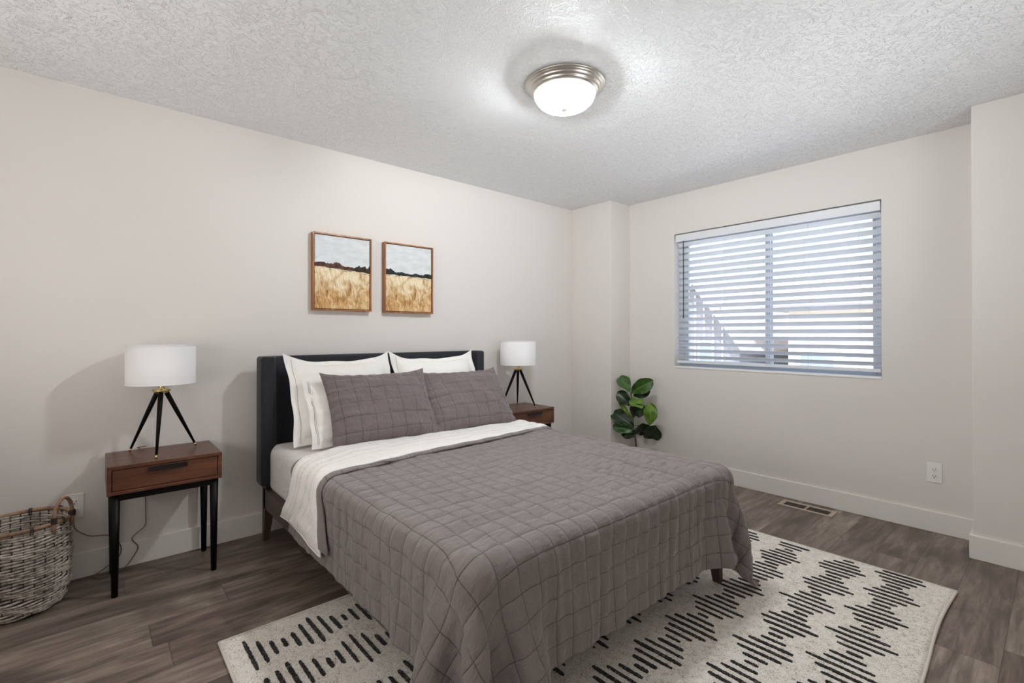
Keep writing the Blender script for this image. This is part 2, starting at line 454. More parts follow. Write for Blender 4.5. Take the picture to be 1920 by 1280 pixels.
def bm_tube(bm, pts, rad, seg=10, mat=0, cap=True, closed=False, flat=1.0):
    pts = [Vector(p) for p in pts]; n = len(pts)
    if not isinstance(rad, (list, tuple)): rad = [rad]*n
    rings = []; prev = None
    for i in range(n):
        if closed: tan = pts[(i+1) % n]-pts[i-1]
        else: tan = pts[min(i+1, n-1)]-pts[max(i-1, 0)]
        tan.normalize()
        if prev is None:
            a = Vector((0, 0, 1)) if abs(tan.z) < .9 else Vector((1, 0, 0))
            nrm = tan.cross(a).normalized()
        else:
            nrm = (prev - tan*prev.dot(tan))
            nrm = nrm.normalized() if nrm.length > 1e-6 else tan.orthogonal().normalized()
        prev = nrm; b = tan.cross(nrm)
        rings.append([bm.verts.new(pts[i]+rad[i]*(math.cos(2*math.pi*k/seg)*nrm+math.sin(2*math.pi*k/seg)*b*flat)) for k in range(seg)])
    m = n if closed else n-1
    for i in range(m):
        a, b = rings[i], rings[(i+1) % n]
        for k in range(seg):
            f = bm.faces.new((a[k], a[(k+1) % seg], b[(k+1) % seg], b[k])); f.smooth = True; f.material_index = mat
    if cap and not closed:
        for r, rev in ((rings[0], True), (rings[-1], False)):
            f = bm.faces.new(list(reversed(r)) if rev else r); f.material_index = mat
    return bm
def tube(pts, rad, seg=10, **kw): return bm_tube(bmesh.new(), pts, rad, seg, **kw)
def bm_lathe(bm, prof, c=(0, 0, 0), seg=48, mat=0):
    rings = []
    for r, z in prof:
        if r < 1e-6: rings.append([bm.verts.new((c[0], c[1], c[2]+z))])
        else: rings.append([bm.verts.new((c[0]+r*math.cos(2*math.pi*k/seg), c[1]+r*math.sin(2*math.pi*k/seg), c[2]+z)) for k in range(seg)])
    for a, b in zip(rings[:-1], rings[1:]):
        for k in range(seg):
            k2 = (k+1) % seg
            if len(a) == 1: q = (a[0], b[k2], b[k])
            elif len(b) == 1: q = (a[k], a[k2], b[0])
            else: q = (a[k], a[k2], b[k2], b[k])
            f = bm.faces.new(q); f.smooth = True; f.material_index = mat
    return bm
def lathe(prof, c=(0, 0, 0), seg=48): return bm_lathe(bmesh.new(), prof, c, seg)
def smoothpath(pts, n=6):
    P = [Vector(p) for p in pts]; P = [2*P[0]-P[1]] + P + [2*P[-1]-P[-2]]; out = []
    for i in range(1, len(P)-2):
        for k in range(n):
            t = k/n
            out.append(.5*((2*P[i])+(-P[i-1]+P[i+1])*t+(2*P[i-1]-5*P[i]+4*P[i+1]-P[i+2])*t*t+(-P[i-1]+3*P[i]-3*P[i+1]+P[i+2])*t**3))
    out.append(P[-2]); return out
def grid_mesh(name, P, UV=None):
    h, w = P.shape[:2]
    me = bpy.data.meshes.new(name)
    idx = np.arange(h*w).reshape(h, w)
    q = np.stack([idx[:-1, :-1], idx[:-1, 1:], idx[1:, 1:], idx[1:, :-1]], -1).reshape(-1, 4)
    me.from_pydata(P.reshape(-1, 3).tolist(), [], q.tolist())
    if UV is not None:
        ul = me.uv_layers.new(name='UVMap'); fl = UV.reshape(-1, 2)[q.reshape(-1)]
        ul.data.foreach_set('uv', fl.astype(np.float32).reshape(-1))
    me.update(); return me

# ------------------------------------------------------------------ the room
H = 2.44; XR = 4.05; YF = -4.95
b = box(0-.12, XR+.12, YF-.12, .16, -.06, 0); struct('floor', b, 'floor')
b = box(0-.12, XR+.12, YF-.12, .16, H, H+.1); struct('ceiling', b, 'ceiling')
struct('wall_left', box(-.12, 0, YF-.12, .16, 0, H), 'wall')
WX0, WX1, WZ0, WZ1 = .950, 2.434, .912, 2.090
bm = bmesh.new()
bm_box(bm, 0, WX0, 0, .16, 0, H); bm_box(bm, WX1, XR, 0, .16, 0, H)
bm_box(bm, WX0, WX1, 0, .16, 0, WZ0); bm_box(bm, WX0, WX1, 0, .16, WZ1, H)
struct('wall_back', bm, 'wall')
CX, CD = .4836, .2947
struct('wall_corner', box(0, CX, -CD, 0, 0, H, .004, 2), 'wall')
BX, BD = 2.8887, .2987
struct('wall_alcove', box(BX, XR, -BD, 0, 0, H, .004, 2), 'wall')
struct('wall_right', box(XR, XR+.12, YF-.12, .16, 0, H), 'wall')
struct('wall_front', box(0, XR, YF-.12, YF, 0, H), 'wall')
T, BH = .014, .126
def bboard(name, *a): struct(name, box(*a, .003, 2), 'trim_white')
bboard('baseboard_left', .0, T, YF, -CD, 0, BH)
bm = bmesh.new(); bm_box(bm, T, CX+T, -CD-T, -CD, 0, BH, .003); bm_box(bm, CX, CX+T, -CD, 0, 0, BH, .003)
struct('baseboard_corner', bm, 'trim_white')
bboard('baseboard_back', CX+T, BX-T, -T, 0, 0, BH)
bm = bmesh.new(); bm_box(bm, BX-T, XR, -BD-T, -BD, 0, BH, .003); bm_box(bm, BX-T, BX, -BD, 0, 0, BH, .003)
struct('baseboard_alcove', bm, 'trim_white')
bboard('baseboard_right', XR-T, XR, YF, -BD-T, 0, BH)
bboard('baseboard_front', T, XR-T, YF, YF+T, 0, BH)

# window: frame, two sashes, glass
win = bpy.data.objects.new('window_1', None); COL.objects.link(win); win['kind'] = 'structure'
bm = bmesh.new(); fy0, fy1 = .085, .155; fwid = .045
bm_box(bm, WX0, WX0+fwid, fy0, fy1, WZ0, WZ1, .003); bm_box(bm, WX1-fwid, WX1, fy0, fy1, WZ0, WZ1, .003)
bm_box(bm, WX0+fwid, WX1-fwid, fy0, fy1, WZ0, WZ0+.035, .003); bm_box(bm, WX0+fwid, WX1-fwid, fy0, fy1, WZ1-fwid, WZ1, .003)
obj('window_frame', bm, 'vinyl_shaded', win)
def sash(x0, x1, y, w):
    bm = bmesh.new(); z0, z1 = WZ0+.035, WZ1-fwid
    bm_box(bm, x0, x0+w, y, y+.028, z0, z1, .003); bm_box(bm, x1-w, x1, y, y+.028, z0, z1, .003)
    bm_box(bm, x0+w, x1-w, y, y+.028, z0, z0+w*.8, .003); bm_box(bm, x0+w, x1-w, y, y+.028, z1-w, z1, .003)
    s = obj('sash', bm, 'vinyl_shaded', win)
    obj('pane', box(x0+w, x1-w, y+.011, y+.015, z0+w*.8, z1-w), 'glass', s)
sash(WX0+fwid, 1.715, .092, .038)
sash(1.690, WX1-fwid, .122, .028)
struct('trim_1', box(WX0, WX1, -.006, .085, WZ0-.0, WZ0+.016, .003), 'sill_white')

# ------------------------------------------------------------------ window blind
bl = thing('window_blind', 'white faux wood venetian blind, slats tilted half open, hanging in the window', 'blind', (1.692, .035, WZ1))
def L(bm): # move to local of thing
    return bm
BX0, BX1 = WX0+.012, WX1-.006
def child(parent, name, bm, mats, smooth=False, **pr):
    o = obj(name, bm, mats, None, smooth, **pr)
    o.parent = parent
    o.matrix_parent_inverse = Matrix.Translation(-Vector(parent.location)) if parent.rotation_euler.z == 0 else (Matrix.Translation(parent.location) @ Matrix.Rotation(parent.rotation_euler.z, 4, 'Z')).inverted()
    return o
child(bl, 'headrail', box(BX0+.01, BX1-.01, .018, .066, 2.045, 2.085, .003), 'blind_white')
child(bl, 'valance', box(BX0, BX1, .000, .012, 2.018, 2.080, .004), 'blind_white')
tilt = math.radians(35); ns = 19; ztop, pitch = 1.995, .0548
for i in range(ns):
    zc = ztop - i*pitch; w = .0245; th = .0013
    bm = bmesh.new(); ca, sa = math.cos(tilt), math.sin(tilt); N = 5; rows = []
    for side in (1, -1):
        for k in range(N):
            s = (k/(N-1)*2-1); crown = .0016*(1-s*s)
            ly, lz = s*w, crown + side*th
            yy = .042 + ly*ca + lz*sa; zz = zc - ly*sa + lz*ca
            rows.append([bm.verts.new((BX0+.006, yy, zz)), bm.verts.new((BX1-.004, yy, zz))])
    top, bot = rows[:N], rows[N:]
    for k in range(N-1):
        bm.faces.new((top[k][0], top[k][1], top[k+1][1], top[k+1][0])); bm.faces.new((bot[k][0], bot[k+1][0], bot[k+1][1], bot[k][1]))
    for k in (0, N-1): bm.faces.new((top[k][0], bot[k][0], bot[k][1], top[k][1]))
    for e in (0, 1): bm.faces.new([top[k][e] for k in range(N)] + [bot[k][e] for k in reversed(range(N))])
    bmesh.ops.recalc_face_normals(bm, faces=bm.faces)
    child(bl, 'slat', bm, 'blind_white')
zbr = ztop-ns*pitch+.012
child(bl, 'bottom_rail', box(BX0+.004, BX1-.002, .018, .066, zbr-.011, zbr+.011, .003), 'blind_white')
for x in (1.054, 1.383, 1.711, 2.000, 2.306):
    bm = bmesh.new()
    for y in (.0165, .068): bm_tube(bm, [(x, y, zbr), (x, y, 2.04)], .0009, 6)
    child(bl, 'ladder_cord', bm, 'blind_white')
child(bl, 'tilt_wand', tube([(1.040, -.004, 2.02), (1.041, -.006, 1.345)], .0035, 8), 'dark_grey', label='dark tilt wand')

# ------------------------------------------------------------------ outside
struct('ground', box(-60, 60, 2, 80, -3.2, -3.0), 'ground_pale')
def house_windows(root, lst, y):
    for x0, x1, z0, z1 in lst:
        bm = bmesh.new(); w = .07
        bm_box(bm, x0-w, x1+w, y-.06, y, z0-w, z0); bm_box(bm, x0-w, x1+w, y-.06, y, z1, z1+w)
        bm_box(bm, x0-w, x0, y-.06, y, z0, z1); bm_box(bm, x1, x1+w, y-.06, y, z0, z1)
        f = child(root, 'house_window', bm, 'trim_white'); child(f, 'pane', box(x0, x1, y-.03, y-.005, z0, z1), 'house_glass')
h1 = thing('house', 'grey gabled house with vertical battens, seen through the left half of the blind', 'house', (-7, 14, -3))
bm = bmesh.new(); pts = [(-10.4, -3), (-4.6, -3), (-4.6, .9), (-6.15, 3.0), (-8.2, 3.0), (-10.4, .9)]
fr = [bm.verts.new((x, 14, z)) for x, z in pts]; bk = [bm.verts.new((x, 20, z)) for x, z in pts]
bm.faces.new(fr); bm.faces.new(list(reversed(bk)))
for i in range(6): bm.faces.new((fr[i], fr[(i+1) % 6], bk[(i+1) % 6], bk[i]))
bmesh.ops.recalc_face_normals(bm, faces=bm.faces)
child(h1, 'wall', bm, 'batten_grey')
bm = bmesh.new()
for i in range(14): bm_box(bm, -9.9+i*.36-.03, -9.9+i*.36+.03, 13.95, 14, -.6, min(2.9, 3.0))
child(h1, 'siding', bm, 'cream_siding')
bm = bmesh.new()
for (x0, z0, x1, z1) in ((-6.25, 3.12, -4.3, .52), (-8.1, 3.12, -10.7, .52)):
    a = Vector((x0, 0, z0)); c = Vector((x1, 0, z1)); d = (c-a); n = Vector((-d.z, 0, d.x)).normalized()*.12
    if n.z < 0: n = -n
    P = [a, c, c+n, a+n]; f1 = [bm.verts.new((p.x, 13.6, p.z)) for p in P]; f2 = [bm.verts.new((p.x, 20.2, p.z)) for p in P]
    bm.faces.new(f1); bm.faces.new(list(reversed(f2)))
    for i in range(4): bm.faces.new((f1[i], f1[(i+1) % 4], f2[(i+1) % 4], f2[i]))
bm_box(bm, -8.15, -6.2, 13.6, 20.2, 3.05, 3.16)
bmesh.ops.recalc_face_normals(bm, faces=bm.faces)
child(h1, 'roof', bm, 'roof_shingle')
house_windows(h1, [(-7.2, -6.7, -.2, .9), (-6.1, -5.6, -.2, .9), (-7.6, -7.3, 1.5, 2.1)], 13.95)
h2 = thing('house', 'cream house with a broad hipped roof, seen through the right half of the blind', 'house', (0, 15, -3))
child(h2, 'wall', box(-3.3, 7, 15, 22, -3, 2.1), 'cream_siding')
bm = bmesh.new(); P = [(-3.9, 14.3, 2.05), (7.6, 14.3, 2.05), (7.6, 22.6, 2.05), (-3.9, 22.6, 2.05)]
lo = [bm.verts.new(p) for p in P]; lo2 = [bm.verts.new((p[0], p[1], p[2]+.18)) for p in P]
r1 = bm.verts.new((.2, 18.4, 4.7)); r2 = bm.verts.new((3.5, 18.4, 4.7))
bm.faces.new(list(reversed(lo)))
for i in range(4): bm.faces.new((lo[i], lo[(i+1) % 4], lo2[(i+1) % 4], lo2[i]))
bm.faces.new((lo2[0], lo2[1], r2, r1)); bm.faces.new((lo2[1], lo2[2], r2)); bm.faces.new((lo2[2], lo2[3], r1, r2)); bm.faces.new((lo2[3], lo2[0], r1))
bmesh.ops.recalc_face_normals(bm, faces=bm.faces)
child(h2, 'roof', bm, 'roof_shingle')
child(h2, 'gutter', box(-3.95, 7.65, 14.18, 14.3, 2.06, 2.2), 'batten_grey')
house_windows(h2, [(-2.9, -1.9, -.6, .6), (3.4, 4.6, -.6, .6)], 15)
h3 = thing('house', 'pale house with a low roof, seen between the two nearer houses', 'house', (-5, 22, -3))
child(h3, 'wall', box(-9.5, -4.8, 22, 28, -3, 1.3), 'cream_siding')
bm = bmesh.new(); P = [(-10, 21.4, 1.3), (-4.2, 21.4, 1.3), (-4.2, 28.4, 1.3), (-10, 28.4, 1.3)]
lo = [bm.verts.new(p) for p in P]; r1 = bm.verts.new((-10, 25, 4.3)); r2 = bm.verts.new((-4.2, 25, 4.3))
for f in ((lo[3], lo[2], lo[1], lo[0]), (lo[0], lo[1], r2, r1), (lo[2], lo[3], r1, r2), (lo[1], lo[2], r2), (lo[3], lo[0], r1)): bm.faces.new(f)
child(h3, 'roof', bm, 'roof_shingle_light')
house_windows(h3, [(-6.8, -6.2, -.6, .5), (-5.8, -5.2, -.6, .5)], 22)

# ------------------------------------------------------------------ wall outlets
def outlet(label, loc, rz):
    t = thing('wall_outlet', label, 'outlet', loc, rz)
    # local: plate in xz plane, front toward -y
    obj('cover_plate', box(-.036, .036, -.0065, 0, -.06, .06, .003, 3), 'plastic_white', t)
    for z in (.021, -.021):
        bm = bmesh.new()
        n = 28; fr = []; bk = []
        for k in range(n):
            a = 2*math.pi*k/n; x = .0172*math.cos(a); zz = max(-.0125, min(.0125, .0172*math.sin(a)))
            fr.append(bm.verts.new((x, -.0095, z+zz))); bk.append(bm.verts.new((x*1.03, -.006, z+zz*1.03)))
        bm.faces.new(fr)
        for k in range(n): bm.faces.new((fr[k], bk[k], bk[(k+1) % n], fr[(k+1) % n]))
        bmesh.ops.recalc_face_normals(bm, faces=bm.faces)
        r = obj('socket', bm, 'plastic_white', t)
        bm = bmesh.new()
        bm_box(bm, -.0075, -.0053, -.0101, -.0094, z-.001, z+.0085); bm_box(bm, .0053, .0075, -.0101, -.0094, z-.001, z+.0085)
        bm_lathe(bm, [(0, 0), (.0028, 0), (.0028, .0007), (0, .0007)], (0, 0, 0), 10)
        for v in bm.verts[-22:]: v.co = Vector((v.co.x, -.0094-v.co.z, z-.0075+v.co.y))
        obj('slots', bm, 'black_slot', r)
    obj('screw', box(-.0022, .0022, -.0085, -.006, -.0022, .0022, .0008), 'plastic_white', t)
    return t
outlet('white wall outlet right of the window, above the baseboard', (2.692, 0, .361), 0)
outlet('white wall outlet behind the handle of the wicker basket', (0, -3.945, .359), math.radians(90))

# ------------------------------------------------------------------ floor register
fr_ = thing('floor_register', 'tan metal floor vent set in the planks below the window', 'vent', (2.04, -.145, 0))
x0, x1, y0, y1 = 1.873, 2.207, -.215, -.078
bm = bmesh.new(); z1 = .006
bm_box(bm, x0, x0+.028, y0, y1, 0, z1, .0015); bm_box(bm, x1-.028, x1, y0, y1, 0, z1, .0015)
bm_box(bm, x0+.028, x1-.028, y0, y0+.026, 0, z1, .0015); bm_box(bm, x0+.028, x1-.028, y1-.026, y1, 0, z1, .0015)
bm_box(bm, 2.033, 2.047, y0+.026, y1-.026, 0, z1, .001)
child(fr_, 'frame', bm, 'register_tan')
child(fr_, 'duct', box(x0+.026, x1-.026, y0+.024, y1-.024, .0004, .0012), 'black_slot')
for xa, xb in ((x0+.028, 2.033), (2.047, x1-.028)):
    bm = bmesh.new(); n = 11
    for i in range(1, n):
        xx = xa+(xb-xa)*i/n; bm_box(bm, xx-.0016, xx+.0016, y0+.026, y1-.026, .0012, .0026)
    child(fr_, 'louvers', bm, 'louver_brown')

# ------------------------------------------------------------------ rug
rug = thing('area_rug', 'cream area rug with rows of black dashes, under the foot of the bed', 'rug', (1.965, -2.175, 0))
RX0, RX1, RY0, RY1, RZ = 1.052, 2.878, -3.505, -.840, .011
nx, ny = 80, 120
X = np.linspace(RX0, RX1, nx); Y = np.linspace(RY0, RY1, ny); XX, YY = np.meshgrid(X, Y)
ex = .004*np.sin(YY*9)*(XX-RX0)/(RX1-RX0)
def edge_wave(xx, yy):
    return .010*np.sin((yy+.9)*5.2)*np.clip((xx-2.5)/.38, 0, 1)**2
ZZ = RZ + .0012*np.sin(XX*13+YY*7)
P = np.stack([XX+edge_wave(XX, YY), YY, ZZ], -1)
me = grid_mesh('rug_pile', P)
bm = bmesh.new(); bm.from_mesh(me)
be = [e for e in bm.edges if e.is_boundary]
r = bmesh.ops.extrude_edge_only(bm, edges=be)
for v in r['geom']:
    if isinstance(v, bmesh.types.BMVert): v.co.z = .0008
bmesh.ops.recalc_face_normals(bm, faces=bm.faces)
child(rug, 'pile', bm, 'rug_cream', True)
bm = bmesh.new(); pr = random.Random(3)
def dash(cx, y, ln, wid):
    x0, x1 = cx-ln/2+pr.uniform(-.012, .012), cx+ln/2+pr.uniform(-.012, .012)
    n = max(8, int((x1-x0)/.0035)); z = RZ+.0034; up, dn = [], []
    for k in range(n+1):
        s = k/n; xx = x0+(x1-x0)*s; hw = wid/2*(min(1, 5*s+.35)*min(1, 5*(1-s)+.35))**.5
        yc = y+.0010*math.sin(xx*17+cx*9)
        zz = z + .0012*math.sin(xx*13+yc*7)
        off = .010*math.sin((yc+.9)*5.2)*max(0, min(1, (xx-2.5)/.38))**2
        up.append(bm.verts.new((xx+off, yc+hw+pr.uniform(-.0017, .0017), zz)))
        dn.append(bm.verts.new((xx+off, yc-hw+pr.uniform(-.0017, .0017), zz)))
    lo_u = [bm.verts.new((v.co.x, v.co.y, RZ-.003)) for v in up]; lo_d = [bm.verts.new((v.co.x, v.co.y, RZ-.003)) for v in dn]
    for k in range(n):
        bm.faces.new((dn[k], dn[k+1], up[k+1], up[k]))
        bm.faces.new((up[k], up[k+1], lo_u[k+1], lo_u[k])); bm.faces.new((dn[k+1], dn[k], lo_d[k], lo_d[k+1]))
    bm.faces.new((up[0], lo_u[0], lo_d[0], dn[0])); bm.faces.new((dn[n], lo_d[n], lo_u[n], up[n]))
pitchy = .0396
for cx, ph in ((1.222, -3.196), (1.453, -3.107), (1.705, -3.215), (1.958, -3.110), (2.207, -2.043), (2.463, -1.0075), (2.687, -1.144)):
    k0 = int((RY0+.04-ph)/pitchy)-1
    for k in range(k0, 80):
        y = ph+k*pitchy
        if y < RY0+.035 or y > RY1-.025: continue
        m = k % 6; ln = (.212, .155, .104, .056, .104, .155)[m]
        dash(cx, y, ln, pr.uniform(.0115, .0165))
child(rug, 'dashes', bm, 'rug_black', label='black woven dashes')
hem = []
for y in np.linspace(RY0, RY1, 60): hem.append((RX1+float(edge_wave(RX1, y))+.001, y, RZ*.6))
bm = tube(hem, .0065, 8)
bm_tube(bm, [(RX0-.001, y, RZ*.6) for y in np.linspace(RY0, RY1, 20)], .0055, 8)
bm_tube(bm, [(x, RY0-.001, RZ*.6) for x in np.linspace(RX0, RX1, 20)], .0055, 8)
bm_tube(bm, [(x, RY1+.001, RZ*.6) for x in np.linspace(RX0, RX1, 20)], .0055, 8)
child(rug, 'binding', bm, 'rug_binding', True)

# ------------------------------------------------------------------ nightstands (local origin: left-back-floor corner)
def nightstand(label, loc):
    t = thing('nightstand', label, 'nightstand', loc, 0, 'walnut nightstands either side of the bed')
    W, D, TOP, BOT = .452, .360, .605, .473     # local x depth, y width
    bm = bmesh.new(); th = .017
    bm_box(bm, 0, D, 0, W, TOP-th, TOP, .002); bm_box(bm, 0, D, 0, W, BOT, BOT+th, .002)
    bm_box(bm, 0, D, 0, th, BOT+th, TOP-th, .0015); bm_box(bm, 0, D, W-th, W, BOT+th, TOP-th, .0015)
    bm_box(bm, 0, .012, th, W-th, BOT+th, TOP-th)
    obj('case', bm, 'walnut', t)
    d = obj('drawer', box(.05, D-.003, th+.0025, W-th-.0025, BOT+th+.0025, TOP-th-.0025, .0015), 'walnut', t)
    bm = bmesh.new(); hz = TOP-.028
    bm_box(bm, D-.004, D+.016, .150, .302, hz-.0015, hz+.0035, .001); bm_box(bm, D+.012, D+.016, .150, .302, hz-.013, hz+.002, .001)
    obj('handle', bm, 'black_metal', d, label='black bar pull')
    bm = bmesh.new(); az0, az1 = BOT-.032, BOT
    bm_box(bm, D-.040, D-.018, .03, W-.03, az0, az1, .001); bm_box(bm, .018, .040, .03, W-.03, az0, az1, .001)
    bm_box(bm, .03, D-.03, .018, .038, az0, az1, .001); bm_box(bm, .03, D-.03, W-.038, W-.018, az0, az1, .001)
    obj('apron', bm, 'black_lacquer', t)
    for lx in (.030, D-.032):
        for ly in (.030, W-.030):
            ix = .004 if lx < .1 else -.004; iy = .0
            obj('leg', tube([(lx, ly, BOT), (lx+ix, ly+iy, 0)], [.0195, .0125], 24), 'black_lacquer', t)
    return t
ns1 = nightstand('walnut nightstand left of the bed, its black legs in full view', (.020, -3.830, 0))
ns2 = dup(ns1, (.070, -1.440, 0), 0, 'walnut nightstand right of the bed, mostly hidden behind it')

# ------------------------------------------------------------------ tripod lamps
def lamp(label, loc, rot):
    t = thing('table_lamp', label, 'lamp', loc, 0, 'tripod table lamps with white drum shades')
    zt = .348; zb = .545; R = .148
    bm = bmesh.new()
    bm_lathe(bm, [(R, zt), (R-.0005, zb), (R-.003, zb), (R-.0035, zt), (R, zt)], seg=72)
    for z in (zt+.001, zb-.001):
        bm_tube(bm, [(R*.994*math.cos(a), R*.994*math.sin(a), z) for a in np.linspace(0, 2*math.pi, 60, endpoint=False)], .0022, 6, closed=True)
    obj('lamp_shade', bm, 'lamp_linen', t)
    bm = lathe([(0, .305), (.031, .305), (.040, .309), (.041, .314), (.038, .318), (.016, .320), (.012, .332), (.013, .336), (.010, .340), (.010, .372), (0, .372)], seg=40)
    obj('hub', bm, 'brass', t, True, label='polished brass hub')
    bm = lathe([(0, .372), (.016, .372), (.016, .425), (0, .425)], seg=20)
    for k in range(3):
        a = rot+math.pi/3+k*2*math.pi/3
        bm_tube(bm, [(.012*math.cos(a), .012*math.sin(a), .42), ((R-.003)*math.cos(a), (R-.003)*math.sin(a), zb-.01)], .0016, 6)
    obj('socket', bm, 'brass', t)
    bm = lathe([(0, .425), (.012, .425), (.014, .44), (.026, .465), (.029, .485), (.022, .508), (0, .517)], seg=20)
    obj('bulb', bm, 'plastic_white', t, True)
    for k in range(3):
        a = rot+k*2*math.pi/3; ca, sa = math.cos(a), math.sin(a)
        p0 = Vector((.020*ca, .020*sa, .308)); p1 = Vector((.165*ca, .165*sa, .001)); d = p1-p0
        lg = obj('leg', tube([p0, p0+d*.03, p0+d*.35, p0+d*.955], [.0085, .0115, .0105, .0052], 18), 'black_lacquer', t)
        obj('ferrule', tube([p0+d*.955, p0+d*.998], [.0056, .0050], 14), 'brass', lg, label='brass foot tip')
        obj('collar', tube([p0-d*.0, p0+d*.022], [.0105, .0125], 16), 'brass', lg, label='brass collar')
    return t
lp1 = lamp('white drum table lamp standing on the left nightstand, black tripod legs', (.168, -3.612, .6055), math.radians(-12))
lp2 = lamp('white drum table lamp standing on the right nightstand, black tripod legs', (.222, -1.204, .6055), math.radians(20))
c = smoothpath([(.035, -3.665, .618), (.018, -3.70, .612), (.008, -3.690, .600), (.008, -3.674, .50), (.012, -3.667, .379), (.014, -3.664, .250), (.016, -3.667, .196), (.018, -3.699, .168), (.019, -3.722, .141), (.020, -3.697, .093), (.024, -3.720, .044), (.050, -3.755, .010), (.075, -3.80, .006), (.085, -3.85, .006), (.045, -3.875, .006), (.030, -3.84, .02), (.022, -3.78, .06), (.02, -3.765, .10), (.020, -3.78, .15), (.020, -3.810, .182), (.018, -3.831, .190), (.018, -3.884, .200), (.018, -3.920, .226), (.018, -3.941, .252), (.022, -3.950, .30), (.022, -3.948, .330)], 6)
cd = obj('cord', tube(c, .0024, 6), 'clear_cord', None, True); cd.parent = lp1; cd.matrix_parent_inverse = Matrix.Translation(-Vector(lp1.location))
pl = child(lp1, 'plug', box(.010, .036, -3.959, -3.936, .322, .350, .004), 'plastic_white')
c = smoothpath([(.14, -1.31, .6085), (.09, -1.36, .6085), (.055, -1.37, .6085), (.045, -1.37, .58), (.045, -1.36, .30), (.04, -1.35, .05), (.05, -1.3, .006), (.04, -1.2, .006)], 6)
cd = obj('cord', tube(c, .0024, 6), 'clear_cord', None, True); cd.parent = lp2; cd.matrix_parent_inverse = Matrix.Translation(-Vector(lp2.location))

# ------------------------------------------------------------------ framed paintings
def picture(label, y0, z0, mat):
    t = thing('framed_picture', label, 'picture', (0.001, y0, z0), 0, 'wheat field paintings above the bed')
    W, Hh, D, fwd = .400, .506, .042, .009
    bm = bmesh.new()
    bm_box(bm, 0, D, 0, fwd, 0, Hh, .001); bm_box(bm, 0, D, W-fwd, W, 0, Hh, .001)
    bm_box(bm, 0, D, fwd, W-fwd, 0, fwd, .001); bm_box(bm, 0, D, fwd, W-fwd, Hh-fwd, Hh, .001)
    bm_box(bm, 0, .006, fwd, W-fwd, fwd, Hh-fwd)
    obj('frame', bm, 'picture_wood', t)
    cv = obj('canvas', box(0, .026, 0, .374, 0, .480, .001), mat, t); cv.location = (.007, .013, .013)
picture('left of the two wheat field paintings, with reddish brown trees', -2.812, 1.364, 'field_painting_warm')
picture('right of the two wheat field paintings, with dark blue green trees', -2.314, 1.362, 'field_painting_cool')

# ------------------------------------------------------------------ ceiling light
cl = thing('ceiling_light', 'lit flush mount ceiling light with brushed nickel rim and frosted dome', 'ceiling light', (1.597, -2.123, H))
R = .197
bm = lathe([(0, -.001), (R-.01, -.001), (R, -.004), (R, -.009), (R-.002, -.012), (R-.007, -.013), (R-.008, -.017), (R-.014, -.020), (R-.018, -.025), (R-.020, -.030), (R-.027, -.033), (R-.030, -.038), (R-.031, -.043), (R-.040, -.047), (R-.044, -.050), (R-.050, -.050), (R-.046, -.040), (.02, -.012), (0, -.012)], seg=96)
obj('pan', bm, 'nickel', cl)
cl.children[0].data.materials[0] = MAT['nickel']
RD = R-.046
prof = [(RD*math.cos(a)**.75 if a < math.pi/2 else 0, -.044-.082*math.sin(a)) for a in np.linspace(0, math.pi/2*.985, 18)]
prof[-1] = (.012, prof[-1][1])
obj('dome', lathe(prof, seg=96), 'dome', cl)
obj('finial', lathe([(0, -.118), (.014, -.120), (.017, -.125), (.012, -.131), (.006, -.136), (.007, -.140), (.004, -.146), (0, -.149)], seg=32), 'nickel', cl, True)
for sx, sy in ((.065, .035), (-.065, -.035)):
    bm = lathe([(0, -.081), (.012, -.078), (.021, -.068), (.022, -.059), (.014, -.047), (.011, -.042), (0, -.042)], (sx, sy, 0), 24)
    obj('bulb', bm, 'bulb', cl, True)
    obj('socket', lathe([(0, -.014), (.014, -.014), (.014, -.045), (0, -.045)], (sx, sy, 0), 20), 'plastic_white', cl)

# ------------------------------------------------------------------ wicker basket
bk = thing('wicker_basket', 'round grey wicker basket with a curved handle, beside the left nightstand', 'basket', (.192, -4.112, 0))
zr, zs = .380, 0
prof = [(.0, .128), (.03, .148), (.08, .161), (.15, .1685), (.23, .1700), (.31, .1675), (.380, .1630)]
def br(z): return float(np.interp(z, [p[0] for p in prof], [p[1] for p in prof]))
NS = 30
bm = bmesh.new(); nrow = 33
for i in range(nrow):
    zc = .010 + (zr-.022)*i/(nrow-1); n = NS*4; pts = []
    for k in range(n):
        a = 2*math.pi*k/n
        wv = math.cos(a*NS/3 + i*2*math.pi/3)
        r = br(zc)-.0055+.0024*wv+.0008*math.sin(i*3.3+a*5)
        pts.append((r*math.cos(a), r*math.sin(a), zc+.0035*math.sin(a*3+i*.9)+.002*math.sin(a*7+i)))
    bm_tube(bm, pts, .0048+.0004*math.sin(i*2.1), 6, closed=True)
obj('weave', bm, 'wicker_grey', bk)
bm = bmesh.new()
for k in range(NS):
    a = 2*math.pi*(k+.5)/NS
    bm_tube(bm, [((br(z)-.006)*math.cos(a), (br(z)-.006)*math.sin(a), z) for z in np.linspace(.004, zr-.004, 9)], .0034, 6)
obj('stakes', bm, 'wicker_dark', bk, True)
obj('bottom_panel', lathe([(0, .004), (.122, .004), (.122, .012), (0, .012)], seg=40), 'wicker_dark', bk)
rim = lambda a, dr=0, dz=0: ((br(zr)+dr)*math.cos(a), (br(zr)+dr)*math.sin(a), zr+dz)
obj('rim', tube([rim(a, 0, .002*math.sin(3*a)) for a in np.linspace(0, 2*math.pi, 64, endpoint=False)], .0085, 10, closed=True), 'wicker_rim', bk, label='light brown cane rim')
